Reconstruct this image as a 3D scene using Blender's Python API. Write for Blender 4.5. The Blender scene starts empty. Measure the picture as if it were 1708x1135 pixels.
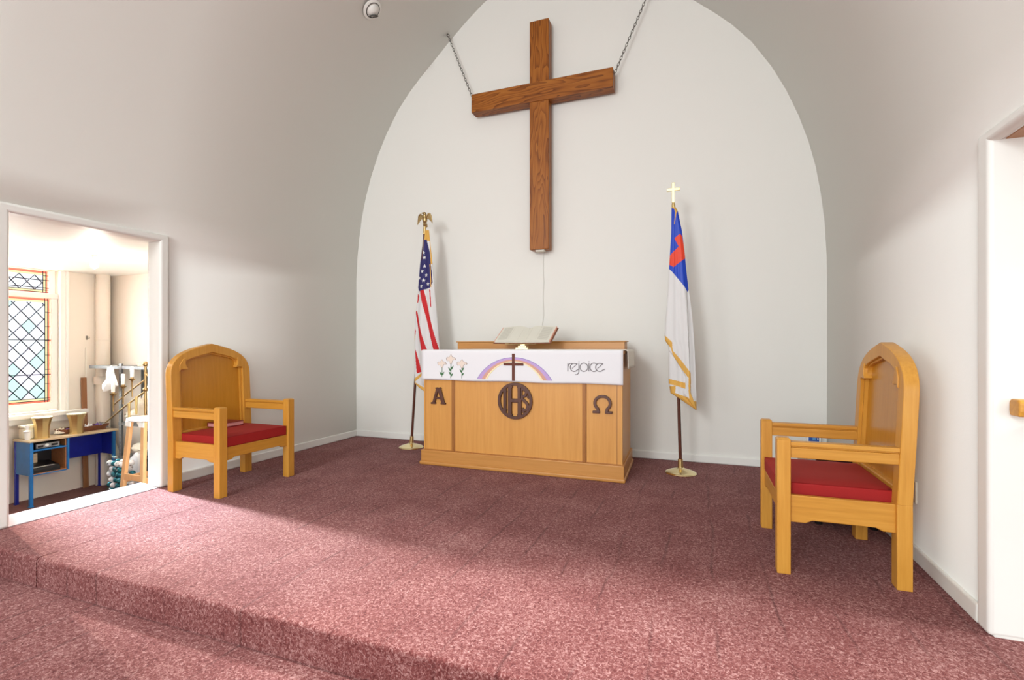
import bpy, bmesh, math, random
from mathutils import Vector, Matrix
random.seed(7)
R = math.radians
SC = bpy.context.scene
COL = SC.collection
PI = math.pi

# ------------------------------------------------------------------ materials
def newmat(name):
    m = bpy.data.materials.new(name); m.use_nodes = True
    nt = m.node_tree
    return m, nt, nt.nodes['Principled BSDF']

def flat(name, col, rough=.6, metal=0, spec=.5, bump=0, bscale=200, var=0):
    m, nt, b = newmat(name)
    b.inputs['Base Color'].default_value = (*col, 1)
    b.inputs['Roughness'].default_value = rough
    b.inputs['Metallic'].default_value = metal
    b.inputs['Specular IOR Level'].default_value = spec
    tc = nt.nodes.new('ShaderNodeTexCoord')
    if bump or var:
        n = nt.nodes.new('ShaderNodeTexNoise'); n.inputs['Scale'].default_value = bscale; n.inputs['Detail'].default_value = 3
        nt.links.new(tc.outputs['Object'], n.inputs['Vector'])
    if bump:
        bp = nt.nodes.new('ShaderNodeBump'); bp.inputs['Strength'].default_value = bump; bp.inputs['Distance'].default_value = .004
        nt.links.new(n.outputs['Fac'], bp.inputs['Height']); nt.links.new(bp.outputs['Normal'], b.inputs['Normal'])
    if var:
        r = nt.nodes.new('ShaderNodeValToRGB')
        r.color_ramp.elements[0].position = .3; r.color_ramp.elements[1].position = .7
        r.color_ramp.elements[0].color = (*[c*(1-var) for c in col], 1)
        r.color_ramp.elements[1].color = (*[min(1, c*(1+var)) for c in col], 1)
        nt.links.new(n.outputs['Fac'], r.inputs['Fac']); nt.links.new(r.outputs['Color'], b.inputs['Base Color'])
    return m

def wood(name, dark, mid, light, axis='Z', rough=.38, fine=60, cath=0, spec=.5):
    m, nt, b = newmat(name)
    tc = nt.nodes.new('ShaderNodeTexCoord')
    mp = nt.nodes.new('ShaderNodeMapping')
    k = {'X': (.05, 1, 1), 'Y': (1, .05, 1), 'Z': (1, 1, .05)}[axis]
    mp.inputs['Scale'].default_value = k
    nt.links.new(tc.outputs['Object'], mp.inputs['Vector'])
    n1 = nt.nodes.new('ShaderNodeTexNoise'); n1.inputs['Scale'].default_value = fine; n1.inputs['Detail'].default_value = 5
    n1.inputs['Roughness'].default_value = .65
    nt.links.new(mp.outputs['Vector'], n1.inputs['Vector'])
    n2 = nt.nodes.new('ShaderNodeTexNoise'); n2.inputs['Scale'].default_value = 4; n2.inputs['Detail'].default_value = 2
    nt.links.new(mp.outputs['Vector'], n2.inputs['Vector'])
    mx = nt.nodes.new('ShaderNodeMix'); mx.data_type = 'FLOAT'; mx.inputs[0].default_value = .4
    nt.links.new(n1.outputs['Fac'], mx.inputs[2]); nt.links.new(n2.outputs['Fac'], mx.inputs[3])
    fac = mx.outputs[0]
    if cath:   # cathedral figure of plain-sawn oak
        mp2 = nt.nodes.new('ShaderNodeMapping')
        mp2.inputs['Scale'].default_value = {'X': (.16, 1, 1), 'Y': (1, .16, 1), 'Z': (1, 1, .16)}[axis]
        nt.links.new(tc.outputs['Object'], mp2.inputs['Vector'])
        n3 = nt.nodes.new('ShaderNodeTexNoise'); n3.inputs['Scale'].default_value = 5; n3.inputs['Detail'].default_value = 2
        nt.links.new(mp2.outputs['Vector'], n3.inputs['Vector'])
        ml = nt.nodes.new('ShaderNodeMath'); ml.operation = 'MULTIPLY'; ml.inputs[1].default_value = 20
        nt.links.new(n3.outputs['Fac'], ml.inputs[0])
        fr = nt.nodes.new('ShaderNodeMath'); fr.operation = 'FRACT'
        nt.links.new(ml.outputs[0], fr.inputs[0])
        pw = nt.nodes.new('ShaderNodeMath'); pw.operation = 'POWER'; pw.inputs[1].default_value = 2.2
        nt.links.new(fr.outputs[0], pw.inputs[0])
        m2 = nt.nodes.new('ShaderNodeMix'); m2.data_type = 'FLOAT'; m2.inputs[0].default_value = cath
        nt.links.new(fac, m2.inputs[2])
        iv = nt.nodes.new('ShaderNodeMath'); iv.operation = 'SUBTRACT'; iv.inputs[0].default_value = .75
        nt.links.new(pw.outputs[0], iv.inputs[1]); nt.links.new(iv.outputs[0], m2.inputs[3])
        fac = m2.outputs[0]
    r = nt.nodes.new('ShaderNodeValToRGB')
    e = r.color_ramp.elements
    e[0].position = .28; e[0].color = (*dark, 1); e[1].position = .72; e[1].color = (*light, 1)
    x = e.new(.5); x.color = (*mid, 1)
    nt.links.new(fac, r.inputs['Fac']); nt.links.new(r.outputs['Color'], b.inputs['Base Color'])
    b.inputs['Roughness'].default_value = rough
    b.inputs['Specular IOR Level'].default_value = spec
    bp = nt.nodes.new('ShaderNodeBump'); bp.inputs['Strength'].default_value = .08; bp.inputs['Distance'].default_value = .002
    nt.links.new(n1.outputs['Fac'], bp.inputs['Height']); nt.links.new(bp.outputs['Normal'], b.inputs['Normal'])
    return m

def carpet(name, dark, mid, light, seams=True):
    m, nt, b = newmat(name)
    tc = nt.nodes.new('ShaderNodeTexCoord')
    n1 = nt.nodes.new('ShaderNodeTexNoise'); n1.inputs['Scale'].default_value = 80; n1.inputs['Detail'].default_value = 4
    n1.inputs['Roughness'].default_value = .7; n1.inputs['Distortion'].default_value = 1.2
    n2 = nt.nodes.new('ShaderNodeTexNoise'); n2.inputs['Scale'].default_value = 3.2; n2.inputs['Detail'].default_value = 4
    for n in (n1, n2): nt.links.new(tc.outputs['Object'], n.inputs['Vector'])
    mx = nt.nodes.new('ShaderNodeMix'); mx.data_type = 'FLOAT'; mx.inputs[0].default_value = .13
    nt.links.new(n1.outputs['Fac'], mx.inputs[2]); nt.links.new(n2.outputs['Fac'], mx.inputs[3])
    r = nt.nodes.new('ShaderNodeValToRGB'); e = r.color_ramp.elements
    e[0].position = .36; e[0].color = (*dark, 1); e[1].position = .66; e[1].color = (*light, 1)
    x = e.new(.5); x.color = (*mid, 1)
    nt.links.new(mx.outputs[0], r.inputs['Fac'])
    out = r.outputs['Color']
    if seams:  # faint worn lines that run along the pile, front to back
        n3 = nt.nodes.new('ShaderNodeTexNoise'); n3.inputs['Scale'].default_value = 1.7; n3.inputs['Detail'].default_value = 6
        nt.links.new(tc.outputs['Object'], n3.inputs['Vector'])
        sx = nt.nodes.new('ShaderNodeSeparateXYZ'); nt.links.new(tc.outputs['Object'], sx.inputs[0])
        dv = nt.nodes.new('ShaderNodeMath'); dv.operation = 'MULTIPLY_ADD'; dv.inputs[1].default_value = 4.1
        nt.links.new(sx.outputs['X'], dv.inputs[0])
        nz = nt.nodes.new('ShaderNodeMath'); nz.operation = 'MULTIPLY'; nz.inputs[1].default_value = .42
        nt.links.new(n3.outputs['Fac'], nz.inputs[0]); nt.links.new(nz.outputs[0], dv.inputs[2])
        fc = nt.nodes.new('ShaderNodeMath'); fc.operation = 'FRACT'; nt.links.new(dv.outputs[0], fc.inputs[0])
        ab = nt.nodes.new('ShaderNodeMath'); ab.operation = 'SUBTRACT'; ab.inputs[1].default_value = .5
        nt.links.new(fc.outputs[0], ab.inputs[0])
        a2 = nt.nodes.new('ShaderNodeMath'); a2.operation = 'ABSOLUTE'; nt.links.new(ab.outputs[0], a2.inputs[0])
        rr = nt.nodes.new('ShaderNodeValToRGB'); rr.color_ramp.elements[0].color = (.52, .48, .48, 1); rr.color_ramp.elements[1].color = (1, 1, 1, 1)
        rr.color_ramp.elements[0].position = 0; rr.color_ramp.elements[1].position = .045
        nt.links.new(a2.outputs[0], rr.inputs['Fac'])
        mm = nt.nodes.new('ShaderNodeMix'); mm.data_type = 'RGBA'; mm.blend_type = 'MULTIPLY'; 
        n4 = nt.nodes.new('ShaderNodeTexNoise'); n4.inputs['Scale'].default_value = 2.3; n4.inputs['Detail'].default_value = 1
        nt.links.new(tc.outputs['Object'], n4.inputs['Vector'])
        mr = nt.nodes.new('ShaderNodeMapRange'); mr.inputs[1].default_value = .42; mr.inputs[2].default_value = .58; mr.inputs[4].default_value = .8
        nt.links.new(n4.outputs['Fac'], mr.inputs[0]); nt.links.new(mr.outputs[0], mm.inputs[0])
        nt.links.new(out, mm.inputs[6]); nt.links.new(rr.outputs['Color'], mm.inputs[7])
        out = mm.outputs[2]
    nt.links.new(out, b.inputs['Base Color'])
    b.inputs['Roughness'].default_value = .95
    b.inputs['Specular IOR Level'].default_value = .1
    b.inputs['Sheen Weight'].default_value = .12
    b.inputs['Sheen Roughness'].default_value = .5
    b.inputs['Sheen Tint'].default_value = (1, .8, .8, 1)
    bp = nt.nodes.new('ShaderNodeBump'); bp.inputs['Strength'].default_value = .7; bp.inputs['Distance'].default_value = .008
    nt.links.new(n1.outputs['Fac'], bp.inputs['Height']); nt.links.new(bp.outputs['Normal'], b.inputs['Normal'])
    return m

M = {}
M['plaster'] = flat('wall_paint', (.80, .785, .742), .75, bump=.12, bscale=260)
M['trim'] = flat('trim_paint', (.82, .81, .77), .5)
M['store_wall'] = flat('storeroom_paint', (.83, .76, .67), .7, bump=.05, bscale=120)
M['store_white'] = flat('white_paint', (.86, .86, .82), .55)
M['carpet'] = carpet('carpet', (.090, .016, .0155), (.188, .052, .049), (.48, .265, .25))
M['carpet_brown'] = carpet('carpet_worn', (.10, .035, .03), (.15, .055, .05), (.22, .10, .09), seams=False)
M['threshold'] = flat('threshold_strip', (.34, .30, .33), .8, bump=.3, bscale=300, var=.1)
OAK = ((.48, .20, .022), (.60, .275, .036), (.69, .345, .06))
for a in 'XYZ':
    M['oak' + a] = wood('oak_' + a, *OAK, axis=a)
M['panel'] = wood('oak_panel', (.44, .175, .012), (.52, .22, .018), (.58, .26, .028), axis='Z', rough=.25)
M['altar'] = wood('altar_oak', (.57, .25, .052), (.65, .305, .072), (.71, .355, .095), axis='Z', fine=45)
M['altarX'] = wood('altar_oak_rail', (.44, .185, .038), (.54, .245, .06), (.60, .28, .08), axis='X', fine=45)
M['groove'] = wood('altar_stile', (.22, .07, .012), (.36, .14, .03), (.44, .18, .04), axis='Z')
CR = ((.12, .027, .003), (.30, .092, .010), (.42, .15, .022))
M['crossZ'] = wood('cross_oak_upright', *CR, axis='Z', rough=.42, fine=40, cath=.24, spec=.3)
M['crossX'] = wood('cross_oak_beam', *CR, axis='X', rough=.42, fine=40, cath=.26, spec=.3)
M['walnut'] = wood('walnut', (.055, .016, .008), (.095, .03, .016), (.14, .05, .028), axis='Z', rough=.4)
M['stick'] = wood('pole_wood', (.06, .016, .010), (.10, .03, .018), (.14, .045, .028), axis='Z', rough=.25)
M['brown_ply'] = wood('brown_wood', (.22, .09, .035), (.32, .14, .06), (.40, .19, .09), axis='Z')
M['pine'] = wood('pine', (.52, .27, .11), (.62, .34, .15), (.70, .42, .2), axis='Z')
M['velvet'] = flat('red_velvet', (.34, .004, .004), .75, bump=.1, bscale=500, var=.12)
M['velvet'].node_tree.nodes['Principled BSDF'].inputs['Sheen Weight'].default_value = .04
M['velvet'].node_tree.nodes['Principled BSDF'].inputs['Sheen Tint'].default_value = (1, .25, .15, 1)
M['brass'] = flat('brass', (.80, .60, .27), .36, metal=1)
M['old_brass'] = flat('aged_brass', (.45, .32, .15), .35, metal=1)
M['pale_brass'] = flat('polished_brass', (.93, .80, .46), .2, metal=1)
M['steel'] = flat('chain_steel', (.30, .29, .27), .4, metal=1)
M['cloth'] = flat('white_cloth', (.80, .79, .82), .85, bump=.08, bscale=600)
M['linen'] = flat('cream_linen', (.82, .78, .70), .9, bump=.1, bscale=600)
M['gold'] = flat('gold_fringe', (.72, .40, .08), .7, bump=.4, bscale=500, var=.15)
M['flag_blue'] = flat('navy_cloth', (.022, .018, .12), .75)
M['flag_red'] = flat('red_cloth', (.55, .012, .016), .75)
M['flag_white'] = flat('white_flag_cloth', (.72, .71, .71), .8)
M['bright_blue'] = flat('blue_satin', (.005, .05, .50), .5)
M['bright_red'] = flat('red_satin', (.78, .055, .02), .55)
M['paper'] = flat('page_paper', (.74, .71, .62), .8)
M['edge_pink'] = flat('page_edge', (.74, .36, .26), .6)
M['leather'] = flat('brown_leather', (.20, .07, .035), .5)
M['maroon'] = flat('maroon_cover', (.22, .012, .014), .45)
M['page_rose'] = flat('rose_page_edge', (.72, .33, .32), .6)
M['blue_steel'] = flat('blue_enamel', (.012, .16, .46), .4, var=.12, bscale=14)
M['deep_blue'] = flat('deep_blue_enamel', (.006, .014, .30), .4, var=.1, bscale=20)
M['desk_top'] = wood('birch_top', (.50, .36, .22), (.62, .47, .30), (.70, .56, .38), axis='Y')
M['cubby'] = flat('cubby_board', (.42, .17, .06), .6, var=.15, bscale=30)
M['black'] = flat('black_plastic', (.012, .011, .013), .35)
M['silver'] = flat('silver_plastic', (.35, .35, .37), .35, metal=.6)
M['white_plastic'] = flat('white_plastic', (.86, .86, .84), .4)
M['cream'] = flat('cream_plastic', (.80, .75, .58), .55)
M['wicker'] = flat('brown_wicker', (.17, .055, .022), .6, bump=.8, bscale=160, var=.4)
M['purple'] = flat('purple_cloth', (.20, .12, .42), .8)
M['grey_steel'] = flat('grey_shelf_steel', (.22, .23, .24), .45, metal=.5, var=.1, bscale=40)
M['teal'] = flat('teal_bauble', (.02, .20, .26), .15, metal=.5)
M['pearl'] = flat('white_bauble', (.80, .80, .82), .25)
M['wax'] = flat('white_wax', (.92, .92, .90), .4)
M['rag'] = flat('crumpled_cloth', (.80, .74, .62), .85, var=.08, bscale=25)
M['dust_grey'] = flat('grey_back_panel', (.42, .42, .40), .7)
M['green'] = flat('leaf_green', (.05, .12, .03), .6, var=.3, bscale=60)
M['stem_green'] = flat('embroidered_green', (.06, .17, .07), .8)
M['lily'] = flat('lily_cream', (.80, .68, .60), .8)
M['outline'] = flat('embroidery_outline', (.36, .27, .24), .8)
M['rb_blue'] = flat('band_edge_blue', (.22, .20, .48), .8)
M['rb_purple'] = flat('band_purple', (.52, .36, .66), .8)
M['rb_orange'] = flat('band_orange', (.66, .36, .28), .8)
M['rb_yellow'] = flat('band_yellow', (.90, .78, .48), .8)
M['cross_brown'] = flat('brown_felt', (.14, .045, .03), .85)
M['grey_thread'] = flat('grey_thread', (.20, .18, .19), .8)
M['blue_face'] = flat('blue_plastic', (.02, .10, .42), .35)
M['ivory'] = flat('ivory_plate', (.78, .73, .62), .45)
M['came'] = flat('lead_came', (.02, .02, .035), .8, spec=.05)
M['soffit'] = wood('stained_soffit', (.34, .14, .05), (.42, .19, .07), (.48, .23, .09), axis='X')
M['lens'] = flat('spot_inside', (.35, .33, .30), .4)
M['gap'] = flat('dark_ring', (.05, .045, .04), .6)

def tinted(name, col):
    m, nt, b = newmat(name)
    nt.nodes.remove(b)
    t = nt.nodes.new('ShaderNodeBsdfTransparent'); t.inputs['Color'].default_value = (*col, 1)
    g = nt.nodes.new('ShaderNodeBsdfGlossy'); g.inputs['Roughness'].default_value = .05
    mx = nt.nodes.new('ShaderNodeMixShader'); mx.inputs[0].default_value = .04
    nt.links.new(t.outputs[0], mx.inputs[1]); nt.links.new(g.outputs[0], mx.inputs[2])
    nt.links.new(mx.outputs[0], nt.nodes['Material Output'].inputs['Surface'])
    return m
M['gl_clear'] = tinted('clear_glass', (.97, .98, 1))
M['gl_green'] = tinted('green_glass', (.66, .95, .84))
M['gl_lilac'] = tinted('lilac_glass', (.88, .80, .90))
M['gl_red'] = tinted('red_glass', (1, .46, .36))
M['gl_yellow'] = tinted('amber_glass', (1, .90, .66))
M['film'] = tinted('clear_film', (.93, .95, .97))
def emit(name, col, s):
    m, nt, b = newmat(name)
    b.inputs['Base Color'].default_value = (*col, 1)
    b.inputs['Emission Color'].default_value = (*col, 1); b.inputs['Emission Strength'].default_value = s
    return m
M['bulb'] = emit('lit_bulb', (1, .93, .85), 14)

# ------------------------------------------------------------------ mesh builder
class MB:
    def __init__(s): s.v = []; s.f = []; s.m = []; s.k = 0
    def add(s, vs, fs, mi=0):
        o = len(s.v); s.v += [tuple(p) for p in vs]
        for f in fs: s.f.append([i + o for i in f]); s.m.append(mi)
        return s
    def box(s, x0, x1, y0, y1, z0, z1, mi=0, mat=None):
        e = s.k*.00012; s.k = (s.k+1) % 7       # a hair of difference, so that no two faces of one mesh coincide
        x0, y0, z0, x1, y1, z1 = x0-e, y0-e, z0-e, x1+e, y1+e, z1+e
        vs = [(x0,y0,z0),(x1,y0,z0),(x1,y1,z0),(x0,y1,z0),(x0,y0,z1),(x1,y0,z1),(x1,y1,z1),(x0,y1,z1)]
        if mat: vs = [mat @ Vector(p) for p in vs]
        return s.add(vs, [(3,2,1,0),(4,5,6,7),(0,1,5,4),(1,2,6,5),(2,3,7,6),(3,0,4,7)], mi)
    def prism(s, pts, d0, d1, plane='XZ', mi=0):
        """polygon in a plane pushed between d0 and d1 along the third axis"""
        n = len(pts)
        def P(a, b, d): return {'XZ': (a, d, b), 'YZ': (d, a, b), 'XY': (a, b, d)}[plane]
        vs = [P(a, b, d0) for a, b in pts] + [P(a, b, d1) for a, b in pts]
        fs = [list(range(n))[::-1], list(range(n, 2*n))] + [(i, (i+1) % n, n+(i+1) % n, n+i) for i in range(n)]
        return s.add(vs, fs, mi)
    def tube(s, path, r, n=8, mi=0, cap=True):
        path = [Vector(p) for p in path]
        rs = r if isinstance(r, (list, tuple)) else [r]*len(path)
        vs = []; up = None
        for i, p in enumerate(path):
            t = (path[min(i+1, len(path)-1)] - path[max(i-1, 0)]).normalized()
            if up is None:
                up = Vector((0,0,1)) if abs(t.z) < .9 else Vector((1,0,0))
            a = t.cross(up).normalized(); bb = a.cross(t).normalized(); up = bb
            for k in range(n):
                an = 2*PI*k/n
                vs.append(p + (a*math.cos(an) + bb*math.sin(an))*rs[i])
        fs = []
        for i in range(len(path)-1):
            for k in range(n):
                fs.append((i*n+k, i*n+(k+1) % n, (i+1)*n+(k+1) % n, (i+1)*n+k))
        if cap:
            fs.append(list(range(n))[::-1]); fs.append(list(range((len(path)-1)*n, len(path)*n)))
        return s.add(vs, fs, mi)
    def lathe(s, prof, n=32, c=(0,0,0), mi=0):
        vs = []
        for r, z in prof:
            for k in range(n):
                a = 2*PI*k/n; vs.append((c[0]+r*math.cos(a), c[1]+r*math.sin(a), c[2]+z))
        fs = []
        for i in range(len(prof)-1):
            for k in range(n): fs.append((i*n+k, i*n+(k+1) % n, (i+1)*n+(k+1) % n, (i+1)*n+k))
        fs.append(list(range(n))[::-1]); fs.append(list(range((len(prof)-1)*n, len(prof)*n)))
        return s.add(vs, fs, mi)
    def ball(s, c, r, n=12, mi=0, sx=1, sy=1, sz=1):
        m = max(6, n*2//3)
        prof = [(max(1e-4, math.sin(PI*i/m))*r, -math.cos(PI*i/m)*r) for i in range(m+1)]
        k = len(s.v); s.lathe(prof, n, (0,0,0), mi)
        for i in range(k, len(s.v)):
            x, y, z = s.v[i]; s.v[i] = (x*sx+c[0], y*sy+c[1], z*sz+c[2])
        return s
    def grid(s, fn, nu, nv, mi=None, closed=False):
        o = len(s.v)
        for j in range(nv+1):
            for i in range(nu + (0 if closed else 1)):
                s.v.append(tuple(fn(i/nu, j/nv)))
        w = nu + (0 if closed else 1)
        for j in range(nv):
            for i in range(nu):
                i2 = (i+1) % w
                s.f.append([o+j*w+i, o+j*w+i2, o+(j+1)*w+i2, o+(j+1)*w+i])
                s.m.append(mi(((i+.5)/nu), ((j+.5)/nv)) if mi else 0)
        return s
    def build(s, name, mat, parent=None, smooth=None, loc=None, rot=None):
        me = bpy.data.meshes.new(name)
        me.from_pydata(s.v, [], s.f)
        mats = mat if isinstance(mat, (list, tuple)) else [mat]
        for m in mats: me.materials.append(M[m] if isinstance(m, str) else m)
        if len(mats) > 1: me.polygons.foreach_set('material_index', s.m)
        bm = bmesh.new(); bm.from_mesh(me)
        bmesh.ops.recalc_face_normals(bm, faces=bm.faces); bm.to_mesh(me); bm.free()
        if smooth:
            me.polygons.foreach_set('use_smooth', [True]*len(me.polygons))
            me.set_sharp_from_angle(angle=R(smooth))
        me.update()
        o = bpy.data.objects.new(name, me); COL.objects.link(o)
        if parent: o.parent = parent
        if loc: o.location = loc
        if rot: o.rotation_euler = rot
        return o

def bev(o, w=.004, seg=2, ang=35):
    m = o.modifiers.new('edge', 'BEVEL'); m.width = w; m.segments = seg; m.limit_method = 'ANGLE'; m.angle_limit = R(ang)
    return o
def tag(o, label, cat, group=None):
    o['label'] = label; o['category'] = cat
    if group: o['group'] = group
    return o
def thing(name, label, cat, loc=(0,0,0), rz=0, group=None):
    o = bpy.data.objects.new(name, None); COL.objects.link(o); o.empty_display_size = .1
    o.location = loc; o.rotation_euler = (0,0,rz)
    return tag(o, label, cat, group)
def struct(o):
    o['kind'] = 'structure'; return o
def bez(p0, p1, p2, p3, n=10):
    out = []
    for i in range(n+1):
        t = i/n; u = 1-t
        out.append(tuple(u**3*a + 3*u*u*t*b + 3*u*t*t*c + t**3*d for a, b, c, d in zip(p0, p1, p2, p3)))
    return out
def inpoly(x, y, P):
    r = False; n = len(P); j = n-1
    for i in range(n):
        xi, yi = P[i]; xj, yj = P[j]
        if (yi > y) != (yj > y) and x < (xj-xi)*(y-yi)/(yj-yi)+xi: r = not r
        j = i
    return r
def lerp_table(T, z):
    """T: rows (z, a, b) by falling z"""
    if z >= T[0][0]: return T[0][1], T[0][2]
    for (z0, a0, b0), (z1, a1, b1) in zip(T, T[1:]):
        if z >= z1:
            t = (z0-z)/(z0-z1) if z0 != z1 else 0
            return a0+(a1-a0)*t, b0+(b1-b0)*t
    return T[-1][1], T[-1][2]

# ------------------------------------------------------------------ the chancel: platform, vault, walls
CX = -1.505; YB = 5.25; PE = 1.61; STEP = .158
half = [(2.60,-.22),(2.60,0),(2.603,1.0),(2.603,1.75),(2.60,2.0),(2.585,2.29),(2.555,2.55),(2.515,2.80),(2.455,3.05),(2.375,3.30),(2.275,3.55),(2.15,3.80),(1.98,4.07),(1.81,4.27),(1.645,4.43),(1.43,4.62),(1.255,4.78),(1.05,4.95),(.82,5.12),(.55,5.28),(.28,5.39),(0,5.43)]
def shell(side, name, doorY, doorZ):
    ys = [-.7, doorY[0], doorY[1], YB+.06]
    mb = MB(); pr = []
    for i in range(len(half)-1):      # finer profile; the head of the doorway gets a row of its own
        pr.append(half[i])
    pr.append(half[-1])
    pts = [p for p in pr if abs(p[1]-doorZ) > .12] + [(2.601, doorZ)]
    pts.sort(key=lambda p: p[1])
    for y in ys:
        for o, z in pts: mb.v.append((CX+side*o, y, z))
    n = len(pts)
    for a in range(3):
        for i in range(n-1):
            if a == 1 and pts[i+1][1] <= doorZ+1e-6: continue
            mb.f.append([a*n+i, (a+1)*n+i, (a+1)*n+i+1, a*n+i+1]); mb.m.append(0)
    me = bpy.data.meshes.new(name); me.from_pydata(mb.v, [], mb.f if side < 0 else [f[::-1] for f in mb.f])
    me.materials.append(M['plaster'])
    me.polygons.foreach_set('use_smooth', [True]*len(me.polygons))
    o = bpy.data.objects.new(name, me); COL.objects.link(o)
    md = o.modifiers.new('thickness', 'SOLIDIFY'); md.thickness = .13; md.offset = -1
    o.data.set_sharp_from_angle(angle=R(40))
    return struct(o)
wl = shell(-1, 'wall_left', (1.82, 2.763), 2.005)
wr = shell(1, 'wall_right', (1.50, 2.505), 1.968)
struct(MB().box(CX-2.9, CX+2.9, YB, YB+.12, -.2, 5.9).build('wall_back', 'plaster'))

pl = MB()
def slab(x0, x1):
    r = .022; pf = [(PE, -STEP), (PE, -r)] + [(PE+r-r*math.cos(a*PI/10), -r+r*math.sin(a*PI/10)) for a in range(1, 6)] + [(YB+.05, 0), (YB+.05, -STEP-.05), (PE, -STEP-.05)]
    return MB().prism(pf, x0, x1, 'YZ')
struct(slab(-3.358, 1.55).build('platform', 'carpet', smooth=30))
struct(slab(-4.20, -3.366).build('platform', 'carpet', smooth=30))
struct(MB().box(-3.3665, -3.3575, PE+.10, YB, -STEP, -.0008).build('carpet_strip', 'carpet'))
struct(MB().box(-3.366, -3.358, PE+.008, PE+.11, -STEP, -.008).build('carpet_seam', 'gap'))
struct(MB().box(-4.39, -4.10, 1.60, 2.80, -.62, .004).build('door_threshold', 'threshold'))
struct(MB().box(-8, 5, -7, PE+.02, -STEP-.06, -STEP).build('floor', 'carpet'))

# skirting
def skirt(pts, name):   # pts: wall run as boxes
    mb = MB()
    for a in pts: mb.box(*a)
    return struct(bev(mb.build(name, 'trim'), .012, 3))
H_B = .082
skirt([(CX-2.603, CX-2.583, 2.84, YB, 0, H_B)], 'baseboard_left')
skirt([(CX-2.603, CX+2.603, YB-.018, YB+.01, 0, H_B)], 'baseboard_back')
skirt([(CX+2.583, CX+2.603, 2.60, YB, 0, H_B)], 'baseboard_right')

# door casings: rounded bands around both openings
def casing(name, xw, sgn, y0, y1, zh, w, hw, deep):
    mb = MB()
    xa, xb = (xw-deep, xw+.022) if sgn > 0 else (xw-.022, xw+deep)
    ha, hb = (xa, xb) if sgn > 0 else (xa, xw+.03)
    mb.box(xa, xb, y1-.002, y1+w, 0, zh+hw)
    mb.box(xa, xb, y0-w, y0+.002, 0, zh+hw)
    mb.box(ha, hb, y0-w*.5, y1+w*.5, zh-.002, zh+hw)
    return struct(bev(mb.build(name, 'trim', smooth=40), .018, 4))
casing('trim_1', CX-2.602, 1, 1.82, 2.763, 2.005, .072, .057, .132)
casing('trim_2', CX+2.602, -1, 1.50, 2.505, 1.966, .09, .048, .12)

# ------------------------------------------------------------------ storeroom beyond the left doorway
XW = -7.03; ZF = -.57; ZC = 2.04; YE = 4.11
wy0, wy1, wz0, wz1 = 2.50, 3.585, .40, 2.04
struct(MB().box(XW-.14, XW, .9, wy0, ZF, ZC).box(XW-.14, XW, wy1, YE+.1, ZF, ZC).box(XW-.14, XW, wy0, wy1, ZF, wz0).build('wall_storeroom', 'store_wall'))
struct(MB().box(XW-.1, -4.20, YE, YE+.1, ZF, ZC).build('wall_storeroom_end', 'store_wall'))
struct(MB().box(XW-.1, -4.20, .8, .9, ZF, ZC).build('wall_storeroom_front', 'store_wall'))
struct(MB().box(-4.30, -4.235, .8, 1.80, ZF, ZC+.02).box(-4.30, -4.235, 2.84, YE+.1, ZF, ZC+.02).box(-4.34, -4.26, .8, YE+.1, ZF, -.06).build('wall_storeroom_side', 'store_wall'))
struct(MB().box(XW-.1, -4.2, .8, YE+.1, ZF-.05, ZF).build('floor_storeroom', 'carpet_brown'))
struct(MB().box(XW-.14, -4.19, .8, YE+.1, ZC, ZC+.05).build('ceiling_storeroom', 'store_white'))

# leaded window
win = bpy.data.objects.new('window_1', None); COL.objects.link(win); win.location = (XW, 3.0, wz0); win['kind'] = 'structure'
def local(mb):   # world -> window coordinates
    mb.v = [(x-XW, y-3.0, z-wz0) for x, y, z in mb.v]; return mb
bev(local(MB().box(XW-.02, XW+.025, wy1-.005, wy1+.075, wz0-.05, wz1).box(XW-.02, XW+.04, wy1+.045, wy1+.075, wz0-.05, wz1)
      .box(XW-.02, XW+.025, wy0-.10, wy0+.005, wz0-.05, wz1)).build('window_frame', 'store_white', win), .008)
zm = 1.735
fs = local(MB().box(XW-.075, XW-.035, wy1-.065, wy1, wz0+.01, zm+.03).box(XW-.075, XW-.035, wy0, wy0+.065, wz0+.01, zm+.03)
      .box(XW-.075, XW-.035, wy0, wy1, wz0+.01, wz0+.10).box(XW-.075, XW-.025, wy0, wy1, zm-.03, zm+.03))
bev(fs.build('lower_sash', 'store_white', win), .005)
fs = local(MB().box(XW-.12, XW-.08, wy1-.062, wy1, zm-.03, wz1).box(XW-.12, XW-.08, wy0, wy0+.062, zm-.03, wz1)
      .box(XW-.12, XW-.08, wy0, wy1, zm-.03, zm+.02).box(XW-.12, XW-.08, wy0, wy1, wz1-.015, wz1))
bev(fs.build('upper_sash', 'store_white', win), .005)
bev(local(MB().box(XW-.02, XW+.11, wy0-.16, wy1+.245, wz0-.055, wz0-.005).box(XW-.01, XW+.05, wy0-.12, wy1+.18, wz0-.12, wz0-.055)).build('window_sill', 'store_white', win), .012, 3)
def clip(poly, axis, val, keep_less):
    out = []; n = len(poly)
    for i in range(n):
        a, b = poly[i], poly[(i+1) % n]
        ia = (a[axis] <= val) == keep_less or a[axis] == val; ib = (b[axis] <= val) == keep_less or b[axis] == val
        if ia: out.append(a)
        if ia != ib:
            t = (val-a[axis])/(b[axis]-a[axis]); out.append((a[0]+(b[0]-a[0])*t, a[1]+(b[1]-a[1])*t))
    return out
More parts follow.
